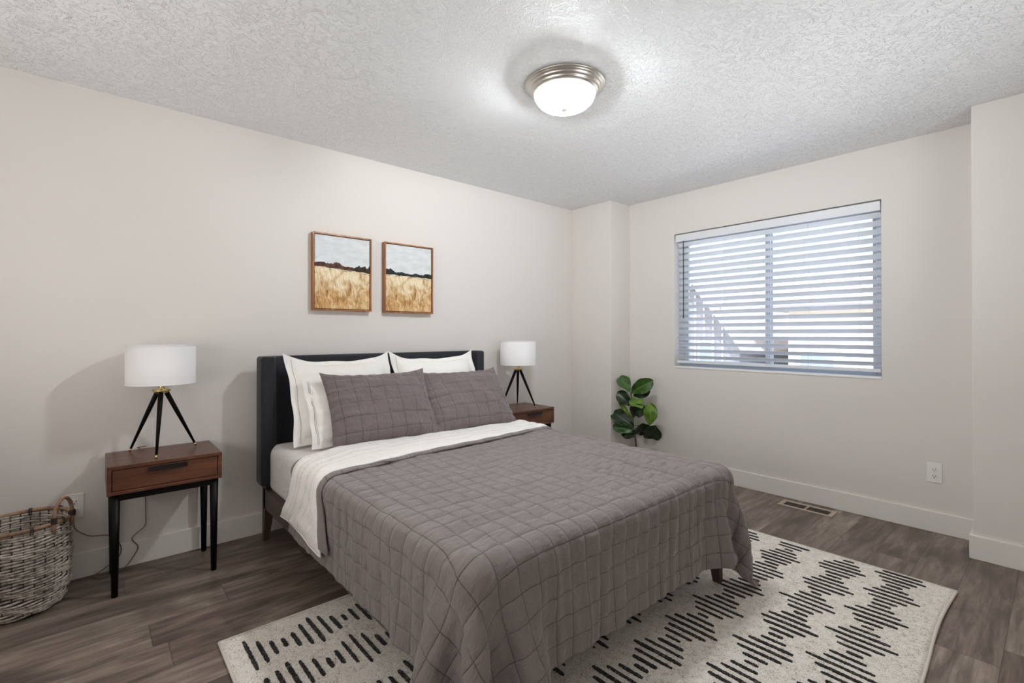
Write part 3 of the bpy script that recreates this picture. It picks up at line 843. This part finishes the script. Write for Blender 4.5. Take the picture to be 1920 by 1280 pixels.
for k in range(9):
    bm = bmesh.new()
    a = 2*math.pi*k/9+.25
    for da in (-.022, .022):
        c0 = Vector(rim(a+da)); e = Vector((math.cos(a), math.sin(a), 0))
        bm_tube(bm, [c0+e*.012*math.cos(q_)+Vector((0, 0, .0125*math.sin(q_)-(.008 if math.sin(q_) < 0 else 0))) for q_ in np.linspace(0, 2*math.pi, 12, endpoint=False)], .0022, 5, closed=True)
    obj('binding', bm, 'wicker_dark', bk)
# one curved handle near the wall
ha = math.radians(57); e = Vector((math.cos(ha), math.sin(ha), 0)); tt = Vector((-math.sin(ha), math.cos(ha), 0))
pts = [e*br(zr)+tt*(.052*math.cos(q_))+Vector((0, 0, zr-.01+.108*max(0, math.sin(q_))**.8)) for q_ in np.linspace(0, math.pi, 16)]
pts = [pts[0]-Vector((0, 0, .03))]+pts+[pts[-1]-Vector((0, 0, .03))]
hd = obj('handle', tube(pts, .0075, 10), 'wicker_rim', bk, True)
for s in (1, -1):
    bm = bmesh.new()
    for j in range(5):
        c0 = e*br(zr)+tt*(.052*s)+Vector((0, 0, zr+.004+j*.0055))
        bm_tube(bm, [c0+e*.0095*math.cos(q_)+tt*.0095*math.sin(q_) for q_ in np.linspace(0, 2*math.pi, 10, endpoint=False)], .0026, 5, closed=True)
    obj('binding', bm, 'wicker_dark', hd)

# ------------------------------------------------------------------ fiddle leaf plant
pp = thing('potted_plant', 'small fiddle leaf fig standing in the corner between bed and window wall', 'plant', (.70, -.215, 0))
PX, PY = .70, -.215
bm = lathe([(0, 0), (.075, 0), (.080, .006), (.098, .150), (.100, .156), (.092, .156), (.088, .140), (0, .140)], (PX, PY, 0), 40)
child(pp, 'pot', bm, 'pot_white')
child(pp, 'soil', lathe([(0, .139), (.086, .139), (.086, .143), (0, .146)], (PX, PY, 0), 30), 'soil')
stem = smoothpath([(PX, PY, .14), (.695, PY, .25), (.667, PY, .37), (.664, PY, .48), (.640, PY, .61), (.618, PY, .66)], 5)
child(pp, 'stem', tube(stem, [.0075*(1-.45*i/len(stem)) for i in range(len(stem))], 8), 'stem_brown', True)
def leaf(base, tip, width, mat, cup=.3, twist=0., bend=.12, face=(1, -1, .5)):
    B, Tp = Vector(base), Vector(tip); d = Tp-B; Ln = d.length; d.normalize()
    n = Vector(face); n = (n-d*n.dot(d)).normalized(); s = d.cross(n).normalized()
    if twist:
        R_ = Matrix.Rotation(twist, 3, d); n = R_ @ n; s = R_ @ s
    nu, nv = 13, 20; P = np.zeros((nv, nu, 3)); UV = np.zeros((nv, nu, 2))
    ph = random.uniform(0, 6)
    for j in range(nv):
        v = j/(nv-1)
        prof_ = (math.sin(math.pi*min(1, v*.97+.03)**1.2))**.5*(.66+.34*min(1, v*1.6)) if 0 < v < 1 else .02
        if v > .82: prof_ = max(prof_, .05)*1.0
        for i in range(nu):
            u = i/(nu-1)*2-1
            hw = width/2*prof_
            wav = .010*math.sin(v*11+ph+u*1.5)*abs(u)**1.5
            p = B+d*(v*Ln)+s*(u*hw)+n*(cup*hw*abs(u)**1.6+bend*Ln*math.sin(v*math.pi)-bend*.6*Ln*v*v+wav-.003*(1-abs(u))**4)
            P[j, i] = p; UV[j, i] = ((u+1)/2, v)
    me = grid_mesh('leaf', P, UV)
    o = obj('leaf', me, mat, None, True)
    o.parent = pp; o.matrix_parent_inverse = Matrix.Translation(-Vector(pp.location))
    md = o.modifiers.new('thick', 'SOLIDIFY'); md.thickness = .0012
    return o
# pixel-measured places on the plane of the plant (x, z), y chosen freely in depth
def pw(cx, cy, dy=0):
    # crop coordinate of the plant drawing -> room metres
    x = .452 + (cx/8 - 46)/180.0; z = .814 - (cy/8-22)/ (134/ .548) * 1.0
    return (x, PY+dy, z)
lv = [((640, 420), (440, 165), .125, 'leaf_green', -.01, .03, .3),
      ((650, 430), (950, 195), .14, 'leaf_green', .0, .02, .3),
      ((670, 500), (885, 395), .085, 'leaf_dark', .02, .05, .4),
      ((660, 660), (500, 425), .12, 'leaf_dark', -.02, -.06, .4),
      ((650, 540), (890, 650), .125, 'leaf_bright', -.01, -.09, .25),
      ((690, 800), (915, 640), .125, 'leaf_dark', -.01, -.06, .3),
      ((668, 895), (505, 615), .040, 'leaf_bright', .0, -.05, .9),
      ((930, 950), (955, 570), .125, 'leaf_bright', .0, -.02, .4),
      ((700, 1035), (395, 800), .155, 'leaf_dark', -.01, -.05, .3),
      ((740, 1095), (450, 1050), .10, 'leaf_green', -.01, -.09, .4),
      ((770, 1150), (900, 925), .185, 'leaf_dark', .0, -.07, .25),
      ((880, 1190), (1065, 945), .165, 'leaf_dark', .0, -.05, .3),
      ((690, 870), (650, 660), .060, 'leaf_dark', .0, .02, .4),
      ((720, 1180), (560, 1150), .09, 'leaf_dark', .0, -.06, .3),
      ((740, 720), (640, 560), .07, 'leaf_dark', -.01, .0, .5)]
for (b0, t0, w_, m_, d0, d1, cp) in lv:
    leaf(pw(*b0, d0), pw(*t0, d1), w_, m_, cp, random.uniform(-.25, .25), .06, (1, -1, .35))
bm = bmesh.new()
for (b0, st) in (((930, 950), (700, 1010)), ((770, 1110), (720, 1120)), ((900, 1140), (725, 1150)), ((640, 420), (650, 520)), ((650, 430), (655, 520)), ((700, 1035), (712, 1050))):
    child(pp, 'petiole', tube([pw(*b0), pw(*st)], .0028, 6), 'stem_brown', True)

# ------------------------------------------------------------------ bed
YC = -2.353
bed = thing('bed', 'queen bed frame with black winged headboard and dark wood rails', 'bed', (1.1, YC, 0))
yl, yr = -3.155, -1.551
def arc(cx, cy, r, a0, a1, n=5): return [(cx+r*math.cos(math.radians(a0+(a1-a0)*k/n)), cy+r*math.sin(math.radians(a0+(a1-a0)*k/n))) for k in range(n+1)]
half = [(.098, yl+.012)] + arc(.110, yl+.012, .012, 180, 270, 4)[1:] + arc(.200, yl+.022, .022, 270, 360, 5) + arc(.200, yl+.056, .022, 0, 80, 4)
half += [(.178, yl+.086), (.160, yl+.103), (.150, yl+.130), (.146, yl+.17)]
other = [(x, yl+yr-y) for x, y in reversed(half)]
ol = half+other
zb0, zt0 = .337, 1.078
bm = bmesh.new()
lev = [(zb0, -.010), (zb0+.004, -.003), (zb0+.014, 0)] + [(z, 0) for z in np.linspace(zb0+.05, zt0-.05, 12)] + [(zt0-.016, 0), (zt0-.005, -.004), (zt0, -.013)]
C2 = Vector((.13, YC))
rings = []
cen = [Vector(p) for p in ol]
nrm2 = []
n_ = len(ol)
for i in range(n_):
    tpt = (cen[(i+1) % n_]-cen[i-1]).normalized(); nrm2.append(Vector((tpt.y, -tpt.x)))
for z, ins in lev:
    wob = 0
    rings.append([bm.verts.new((cen[i].x+nrm2[i].x*ins, cen[i].y+nrm2[i].y*ins, z)) for i in range(n_)])
for a, b_ in zip(rings[:-1], rings[1:]):
    for i in range(n_):
        f = bm.faces.new((a[i], a[(i+1) % n_], b_[(i+1) % n_], b_[i])); f.smooth = True
bm.faces.new(list(reversed(rings[0]))); bm.faces.new(rings[-1])
child(bed, 'headboard', bm, 'headboard_fabric', label='black upholstered winged headboard')
bm = bmesh.new()
bm_box(bm, .125, 2.125, -3.122, -3.094, .192, .312, .004); child(bed, 'side_rail', bm, 'bed_wood')
bm = bmesh.new(); bm_box(bm, .125, 2.125, -1.612, -1.584, .192, .312, .004); child(bed, 'side_rail', bm, 'bed_wood')
child(bed, 'foot_rail', box(2.100, 2.130, -3.094, -1.612, .192, .312, .004), 'bed_wood')
child(bed, 'slat_base', box(.16, 2.098, -3.092, -1.614, .270, .290), 'mattress_support')
for x, y, dx in ((.104, -3.122, 1), (.104, -1.584, 1), (2.128, -3.122, -1), (2.128, -1.584, -1)):
    s = 1 if y < YC else -1
    bm = bmesh.new(); x2t, x2b = x+dx*.062, x+dx*.034; y2t, y2b = y+s*.05, y+s*.030
    vs = []
    for z, xe, ye in ((0, x2b, y2b), (.192, x2t, y2t), (.336, x2t, y2t)):
        xa, xb = sorted((x, xe)); ya, yb = sorted((y, ye)); vs.append([bm.verts.new(p) for p in ((xa, ya, z), (xb, ya, z), (xb, yb, z), (xa, yb, z))])
    if x > 1:
        for v in vs[2]: v.co.z = .308
        for v in vs[0]: v.co.z = .0118     # the foot legs stand on the rug
    for a, b_ in zip(vs[:-1], vs[1:]):
        for i in range(4): bm.faces.new((a[i], a[(i+1) % 4], b_[(i+1) % 4], b_[i]))
    bm.faces.new(list(reversed(vs[0]))); bm.faces.new(vs[-1])
    child(bed, 'leg', bm, 'bed_wood')
child(bed, 'leg', box(1.12, 1.16, YC-.02, YC+.02, .0115, .270), 'bed_wood')

bm = box(.165, 2.165, -3.108, -1.598, .2915, .570, .055, 6)
for f in bm.faces: f.smooth = True
mt = obj('mattress', bm, 'sheet'); mt['label'] = 'mattress in a pale grey fitted sheet, showing beside the headboard wing'; mt['category'] = 'mattress'

# ---- drape map: position and outward normal for distance s across the bed
HWD, ZT, RC = .775, .578, .060
def drape(s, off=0., flare=.05):
    sg = 1 if s > 0 else -1; a = abs(s); fl = HWD-RC
    if a <= fl: y, z, ny, nz = a, ZT, 0, 1
    elif a <= fl+RC*math.pi/2:
        th = (a-fl)/RC; y = fl+RC*math.sin(th); z = ZT-RC+RC*math.cos(th); ny, nz = math.sin(th), math.cos(th)
    else:
        d = a-fl-RC*math.pi/2; y = HWD+flare*d; z = ZT-RC-d; ny, nz = 1, flare
    return YC+sg*(y+ny*off), z+nz*off

# ---- quilt: cloth relaxed over the bed
def make_quilt():
    h = .030
    U0, U1 = 0.0, 2.185-.70+.342; drop = .345; dropr = .268
    SW = (HWD-RC)+RC*math.pi/2+drop-.06
    SR = SW-drop+dropr
    nu = int(round((U1-U0)/h))+1; nv = int(round((SW+SR)/h))+1
    us = np.linspace(U0, U1, nu); vs = np.linspace(-SW, SR, nv)
    X = np.zeros((nu, nv, 3)); XF = 2.190; zt = ZT+.004; r = .060
    for j, v in enumerate(vs):
        y, z = drape(v, .004)
        for i, u in enumerate(us):
            X[i, j] = (.70+u, y, z)
    # start: bend the foot end down by rotation about the foot edge
    ufl = XF-.70-r
    for i, u in enumerate(us):
        if u > ufl:
            th = min((u-ufl)/r, math.pi/2); d = max(0, u-ufl-r*math.pi/2)
            dx = r*math.sin(th)+d*.10; dz = r-r*math.cos(th)+d
            for j, v in enumerate(vs):
                base = X[0, j].copy(); over = max(0, abs(v)-(HWD-.02))
                X[i, j, 0] = .70+ufl+dx+over*.55*min(1, (u-ufl)/.2)
                X[i, j, 1] = base[1]+np.sign(v)*over*.35*min(1, (u-ufl)/.2)
                X[i, j, 2] = max(.03, base[2]-dz*(1-.6*min(1, over/.2)))
    rest_u, rest_v = us[1]-us[0], vs[1]-vs[0]
    pinned = np.zeros((nu, nv), bool); pinned[us < .42] = True
    pinned |= ((us[:, None] < ufl-.10) & (np.abs(vs)[None] < HWD-RC-.08))
    Wt = np.where(pinned, 0., 1.)[..., None]
    V = np.zeros_like(X)
    def con(A, B, rest, k):
        # A, B are slice tuples
        d = X[B]-X[A]; L = np.linalg.norm(d, axis=-1, keepdims=True)+1e-9
        wa, wb = Wt[A], Wt[B]; ws = wa+wb; ws[ws == 0] = 1
        c_ = k*(L-rest)/L*d/ws
        X[A] += wa*c_; X[B] -= wb*c_
    S = slice
    batches = []
    for o in (0, 1):
        n = (nu-1-o)//2*2
        batches.append(((S(o, o+n, 2), S(None)), (S(o+1, o+n+1, 2), S(None)), rest_u, 1.))
        n = (nv-1-o)//2*2
        batches.append(((S(None), S(o, o+n, 2)), (S(None), S(o+1, o+n+1, 2)), rest_v, 1.))
    dg = math.hypot(rest_u, rest_v)
    for o in (0, 1):
        n = (nu-1-o)//2*2
        batches.append(((S(o, o+n, 2), S(0, -1)), (S(o+1, o+n+1, 2), S(1, None)), dg, .35))
        batches.append(((S(o, o+n, 2), S(1, None)), (S(o+1, o+n+1, 2), S(0, -1)), dg, .35))
    for o in range(4):
        n = (nu-2-o+3)//4
        ia = np.arange(o, nu-2, 4); batches.append(((ia,), (ia+2,), 2*rest_u, .30))
        ja = np.arange(o, nv-2, 4); batches.append(((S(None), ja), (S(None), ja+2), 2*rest_v, .30))
    for o in range(6):
        ia = np.arange(o, nu-3, 6); batches.append(((ia,), (ia+3,), 3*rest_u, .18))
        ja = np.arange(o, nv-3, 6); batches.append(((S(None), ja), (S(None), ja+3), 3*rest_v, .18))
    g = np.array([0, 0, -9.8]); dt = 1/60.
    cx, cy, cz = (-1.0+2.186)/2, YC, (ZT+.004-.6)/2
    hx, hy, hz = (2.186+1.0)/2, HWD+.004, (ZT+.004+.6)/2
    ctr = np.array([cx, cy, cz]); hs = np.array([hx, hy, hz])
    wavy = np.sin(np.linspace(0, 46, nu))[:, None]*.0
    for step in range(170):
        P0 = X.copy()
        V += g*dt*Wt
        # light sideways pulls that open pleats at the corners
        X += V*dt*Wt
        for it in range(7):
            for A, B, rs, k in batches: con(A, B, rs, k)
            # rounded box collision
            q = X-ctr; a = np.abs(q)-(hs-r); mx = np.maximum(a, 0); L = np.linalg.norm(mx, axis=-1)
            ins = np.minimum(a.max(-1), 0); sd_ = L+ins-r
            hit = sd_ < 0
            nrm = np.where(L[..., None] > 1e-6, mx/np.maximum(L, 1e-6)[..., None]*np.sign(q), 0)
            deep = hit & (L <= 1e-6); k_ = np.argmax(a, -1)
            for ax in range(3): nrm[..., ax] = np.where(deep & (k_ == ax), np.sign(q[..., ax]), nrm[..., ax])
            X -= np.where(hit[..., None], nrm*sd_[..., None], 0)*(Wt > 0)
            low = X[..., 2] < .022
            X[..., 2] = np.where(low, .022, X[..., 2])
        V = (X-P0)/dt*.93
        V[low] *= .2; V[hit] *= .6
    return us, vs, X
def upsample(A, k):
    # Catmull-Rom along axis 0
    n = A.shape[0]; t = np.linspace(0, n-1, (n-1)*k+1); i = np.minimum(t.astype(int), n-2); f = (t-i)
    f = f.reshape((-1,)+(1,)*(A.ndim-1))
    p0 = A[np.maximum(i-1, 0)]; p1 = A[i]; p2 = A[i+1]; p3 = A[np.minimum(i+2, n-1)]
    return .5*(2*p1+(p2-p0)*f+(2*p0-5*p1+4*p2-p3)*f**2+(-p0+3*p1-3*p2+p3)*f**3)
def up2(A, k): return np.swapaxes(upsample(np.swapaxes(upsample(A, k), 0, 1), k), 0, 1)
def normals(P):
    du = np.gradient(P, axis=0); dv = np.gradient(P, axis=1); n = np.cross(du, dv)
    return n/np.maximum(np.linalg.norm(n, axis=-1, keepdims=True), 1e-9)
def smooth_noise(shape, cells, seed):
    r_ = np.random.RandomState(seed); a = r_.rand(cells[0]+3, cells[1]+3)*2-1
    yi = np.linspace(0, cells[0], shape[0]); xi = np.linspace(0, cells[1], shape[1])
    def itp(A, t):
        i = np.minimum(t.astype(int), A.shape[0]-2); f = t-i; f = f*f*(3-2*f)
        return A[i]*(1-f)[:, None]+A[i+1]*f[:, None]
    return itp(itp(a, yi).T, xi).T
us, vs, Q = make_quilt()
K = 4
QP = up2(Q, K)
UU, VV = np.meshgrid(np.linspace(us[0], us[-1], QP.shape[0]), np.linspace(vs[0], vs[-1], QP.shape[1]), indexing='ij')
N = normals(QP)
if N[10, QP.shape[1]//2, 2] < 0: N = -N
cell = .0720
def nearl(c, o): f = np.mod(c/cell+o+50, 1); return np.minimum(f, 1-f)
d_ = np.minimum(nearl(UU, .45), nearl(VV, .3))
puff = .0022*np.clip(d_/.25, 0, 1)**.6
wr = .0055*smooth_noise(UU.shape, (26, 20), 5)+.0025*smooth_noise(UU.shape, (50, 44), 6)
# puckers running toward the foot, right of the middle, and gathers just under the foot edge
ridge = np.exp(-((VV-.42)/.26)**2)*np.exp(-((UU-1.18)/.42)**2)
wr += .0095*ridge*np.sin(VV*58+UU*6+3*smooth_noise(UU.shape, (6, 6), 9))
foot = np.clip((UU-1.42)/.08, 0, 1)
wr += foot*.0035*np.sin(VV*88+4*smooth_noise(UU.shape, (3, 14), 11))
side = np.clip((np.abs(VV)-.74)/.06, 0, 1)*(1-foot)
wr += side*.0030*np.sin(UU*60+4*smooth_noise(UU.shape, (10, 4), 12))
hem = np.maximum(np.clip((UU-(us[-1]-.012))/.004, 0, 1), np.maximum(np.clip((VV-(vs[-1]-.012))/.004, 0, 1), np.clip((vs[0]+.012-VV)/.004, 0, 1)))
QP2 = QP+N*(.003+puff+np.maximum(wr, -.004)+.002*hem)[..., None]
me = grid_mesh('quilt', QP2, np.stack([UU, VV], -1))
qo = obj('quilt', me, 'quilt_grey', None, True)
md = qo.modifiers.new('thick', 'SOLIDIFY'); md.thickness = .004; md.offset = -1
qo['label'] = 'grey brown quilt with square stitching, draped over the bed to the floor'; qo['category'] = 'quilt'
if me.polygons[len(me.polygons)//3].normal.z < 0: me.flip_normals()
# stitched hem and turned edge by the white fold
SL = (HWD-RC)+RC*math.pi/2
def xfoot(s):   # foot-side edge of the white fold, by distance across the bed
    return float(np.interp(s, [-1.2, -1.03, -.80, -.60, -.30, 0, .35, .60, .80, 1.1], [1.17, 1.165, 1.10, 1.07, 1.035, 1.005, .985, .968, .955, .95]))+.005*math.sin(s*9)
def xhead(s):
    return float(np.interp(s, [-1.2, -1.035, -.90, -.80, -.70, -.5, 0, .6, .8, 1.1], [.600, .603, .735, .765, .73, .625, .642, .68, .70, .72]))
edge_pts = []
for s in np.linspace(-(SL+.215), SL+.20, 90):
    y, z = drape(s, .020); edge_pts.append(Vector((xfoot(s)+.018+.002*math.sin(s*31), y, z)))
bm = bmesh.new(); prev = None
for p in edge_pts:
    pass
ring = []
for i, s in enumerate(np.linspace(-(SL+.215), SL+.20, 90)):
    row = []
    xf = xfoot(s)
    wdt = .026 if s > -SL else .026+.05*min(1, (-SL-s)/.2)
    for a in np.linspace(0, 2*math.pi, 12, endpoint=False):
        off = .016+.0095*math.sin(a)+.0015*math.sin(s*37); y, z = drape(s, off)
        row.append(bm.verts.new((xf+.014+wdt*.9*math.cos(a), y, z)))
    ring.append(row)
for a, b_ in zip(ring[:-1], ring[1:]):
    for k in range(12):
        f = bm.faces.new((a[k], a[(k+1) % 12], b_[(k+1) % 12], b_[k])); f.smooth = True
bm.faces.new(ring[0]); bm.faces.new(list(reversed(ring[-1])))
bmesh.ops.recalc_face_normals(bm, faces=bm.faces)
uvl = bm.loops.layers.uv.new('UVMap')
for f in bm.faces:
    for l in f.loops: l[uvl].uv = (l.vert.co.x*.3, l.vert.co.y)
obj('turned_edge', bm, 'quilt_grey', qo, label='rolled grey hem along the white fold')

# ---- white comforter folded back
nS, nX = 150, 34
ss = np.linspace(-(SL+.232), SL+.215, nS)
def comf(side):
    P = np.zeros((nS, nX, 3)); UV = np.zeros((nS, nX, 2))
    nz = smooth_noise((nS, nX), (26, 5), 21); nz2 = smooth_noise((nS, nX), (60, 9), 22)
    for i, s in enumerate(ss):
        xh, xf = xhead(s), xfoot(s)
        if s < -(SL+.1): 
            sl = s
        for j in range(nX):
            t = j/(nX-1); x = xh+(xf-xh)*t
            ed = min(1, min(t, 1-t)/.10); thick = .010+.012*math.sqrt(max(0, 1-(1-ed)**2))
            hemd = min(1, (i)/4.0, (nS-1-i)/4.0)
            off = .0095+(thick if side > 0 else .000)*(.45+.55*hemd)+(.0045*nz[i, j]+.0028*nz2[i, j] if side > 0 else 0)*ed
            # foot-end rides on the quilt underneath
            low = (s+SL+.232)/.25
            s2 = s
            if s < -SL: s2 = s-.035*(1-t)*0+.012*math.sin(t*5)*max(0, 1-low)
            y, z = drape(s2, off, .07)
            P[i, j] = (x, y, z); UV[i, j] = (x-xh, s)
    return P, UV
Pt, UVt = comf(1); Pb, UVb = comf(-1)
me1 = grid_mesh('a', Pt, UVt); me2 = grid_mesh('b', Pb, UVb)
bm = bmesh.new(); bm.from_mesh(me1); bm.from_mesh(me2)
bmesh.ops.remove_doubles(bm, verts=bm.verts, dist=1e-5)
be = [e for e in bm.edges if e.is_boundary]
try: bmesh.ops.bridge_loops(bm, edges=be)
except Exception as ex: print('bridge', ex)
bmesh.ops.recalc_face_normals(bm, faces=bm.faces)
co = obj('comforter', bm, 'comforter', None, True)
co['label'] = 'white comforter with thin grey stitch lines, folded back in a band across the bed'; co['category'] = 'comforter'
bm = bmesh.new()
pts = []
for j in range(nX):
    t = j/(nX-1); pts.append(tuple((Pt[0, j]+Pb[0, j])/2))
bm_tube(bm, pts, .0055, 8); obj('binding', bm, 'euro_white', co, True)

# ------------------------------------------------------------------ pillows
def pillow(name, label, cat, W, Hh, T, bl_, br_, tl, mat, flange=0, pinch=.055, seed=1, stitch=None, crumple=0., group=None, sag=.0):
    # corners (bottom-left, bottom-right, top-left) place the pillow plane; front faces the foot of the bed
    bl_, br_, tl = Vector(bl_), Vector(br_), Vector(tl)
    ex_ = (br_-bl_).normalized(); up_ = (tl-bl_); up_ = (up_-ex_*up_.dot(ex_)).normalized(); nn = ex_.cross(up_)
    if nn.x < 0: nn = -nn
    nu, nv = 65, 57; r_ = np.random.RandomState(seed)
    def surf(side):
        P = np.zeros((nv, nu, 3)); UV = np.zeros((nv, nu, 2))
        nz = smooth_noise((nv, nu), (4, 5), seed*3+(side > 0)); nz2 = smooth_noise((nv, nu), (9, 12), seed*5+(side > 0))
        for j in range(nv):
            v = j/(nv-1)*2-1
            for i in range(nu):
                u = i/(nu-1)*2-1
                px = u*W/2*(1-pinch*(1-v*v)**1.0*abs(u)**2) ; py = v*Hh/2*(1-pinch*1.2*(1-u*u)*abs(v)**2)
                fu = flange/(W/2); fv = flange/(Hh/2)
                uu_ = min(1, abs(u)/(1-fu)); vv_ = min(1, abs(v)/(1-fv))
                body = max(0, (1-uu_**2.6))**.55*max(0, (1-vv_**2.6))**.55
                th = T/2*body
                # radial puckers from the seam
                rim_ = max(0, 1-body*1.6)
                pk = .004*math.sin(v*26+seed)*(abs(u)**4)*(body > 0)+.004*math.sin(u*28+seed)*(abs(v)**4)*(body > 0)
                off = side*(th+(nz[j, i]*.010+nz2[j, i]*.006)*min(1, body*1.5)) + pk
                if flange:
                    off += .010*math.sin(u*9+v*8+seed)*(1-min(1, body*4))
                off += side*.0012
                if crumple and side > 0:
                    off += crumple*min(1, body*2)*(math.sin(v*34+3.5*nz[j, i]+u*2)*(.35+.65*max(0, -u)**1.5+.4*max(0, u-.5))+.6*nz2[j, i])
                # settle: bottom is thicker
                off *= 1+.12*(-v)
                P[j, i] = (bl_+br_)/2+up_*(Hh/2+py)+ex_*px+nn*off+Vector((0, 0, -sag*(1-abs(u)**5)*max(0, v)**2))
                UV[j, i] = (px, py)
        return P, UV
    Pf, UVf = surf(1); Pk, UVk = surf(-1)
    m1 = grid_mesh('a', Pf, UVf); m2 = grid_mesh('b', Pk, UVk)
    bm = bmesh.new(); bm.from_mesh(m1); bm.from_mesh(m2)
    bmesh.ops.bridge_loops(bm, edges=[e for e in bm.edges if e.is_boundary])
    for v in bm.verts:      # squash against the bed
        zmin = ZT+.006
        if v.co.z < zmin: v.co.z = zmin+(v.co.z-zmin)*.04
    bmesh.ops.recalc_face_normals(bm, faces=bm.faces)
    o = obj(name, bm, mat, None, True); o['label'] = label; o['category'] = cat
    if group: o['group'] = group
    if stitch:
        # thin stitched border lines on the front
        bm = bmesh.new()
        for fr_ in stitch:
            path = []
            iu = (1-fr_/(W/2)); 
            for v in np.linspace(-.92, .92, 40):
                ii = (1-iu)/2*(nu-1); jj = (v+1)/2*(nv-1); j0 = int(jj); fj = jj-j0; i0 = int(ii); fi = ii-i0
                j1 = min(j0+1, nv-1)
                p = (Pf[j0, i0]*(1-fj)+Pf[j1, i0]*fj)*(1-fi)+(Pf[j0, i0+1]*(1-fj)+Pf[j1, i0+1]*fj)*fi
                pv = Vector(p)+nn*.0015
                if pv.z > ZT+.02: path.append(pv)
            bm_tube(bm, path, .0008, 5)
        obj('stitching', bm, 'stitch_grey', o, label='grey stitched border line')
    return o
GW = 'white pillows leaning on the headboard'
pillow('pillow', 'large white square pillow, left one against the headboard', 'pillow', .665, .560, .20, (.440, -3.040, .578), (.440, -2.390, .578), (.232, -3.040, 1.090), 'euro_white', .045, .06, 1, (.040,), group=GW, sag=.040, crumple=.0015)
pillow('pillow', 'large white square pillow, right one against the headboard', 'pillow', .690, .555, .20, (.440, -2.372, .578), (.440, -1.700, .578), (.232, -2.372, 1.084), 'euro_white', .045, .06, 2, (.040,), group=GW, sag=.040, crumple=.0015)
pillow('pillow', 'smaller white pillow peeking out behind the left grey pillow', 'pillow', .70, .425, .15, (.555, -2.975, .578), (.565, -2.30, .578), (.350, -2.995, .930), 'euro_white', .035, .045, 3, (.030, .037), group=GW)
GG = 'grey quilted pillows in front'
pillow('pillow', 'grey quilted pillow, left one of the front pair', 'pillow', .655, .470, .17, (.662, -2.888, .590), (.700, -2.290, .590), (.430, -2.915, .950), 'sham_grey', .0, .065, 4, crumple=.0032, group=GG, sag=.015)
pillow('pillow', 'grey quilted pillow, right one of the front pair', 'pillow', .655, .470, .17, (.700, -2.270, .590), (.725, -1.700, .590), (.430, -2.270, .950), 'sham_grey', .0, .065, 5, crumple=.0032, group=GG, sag=.015)
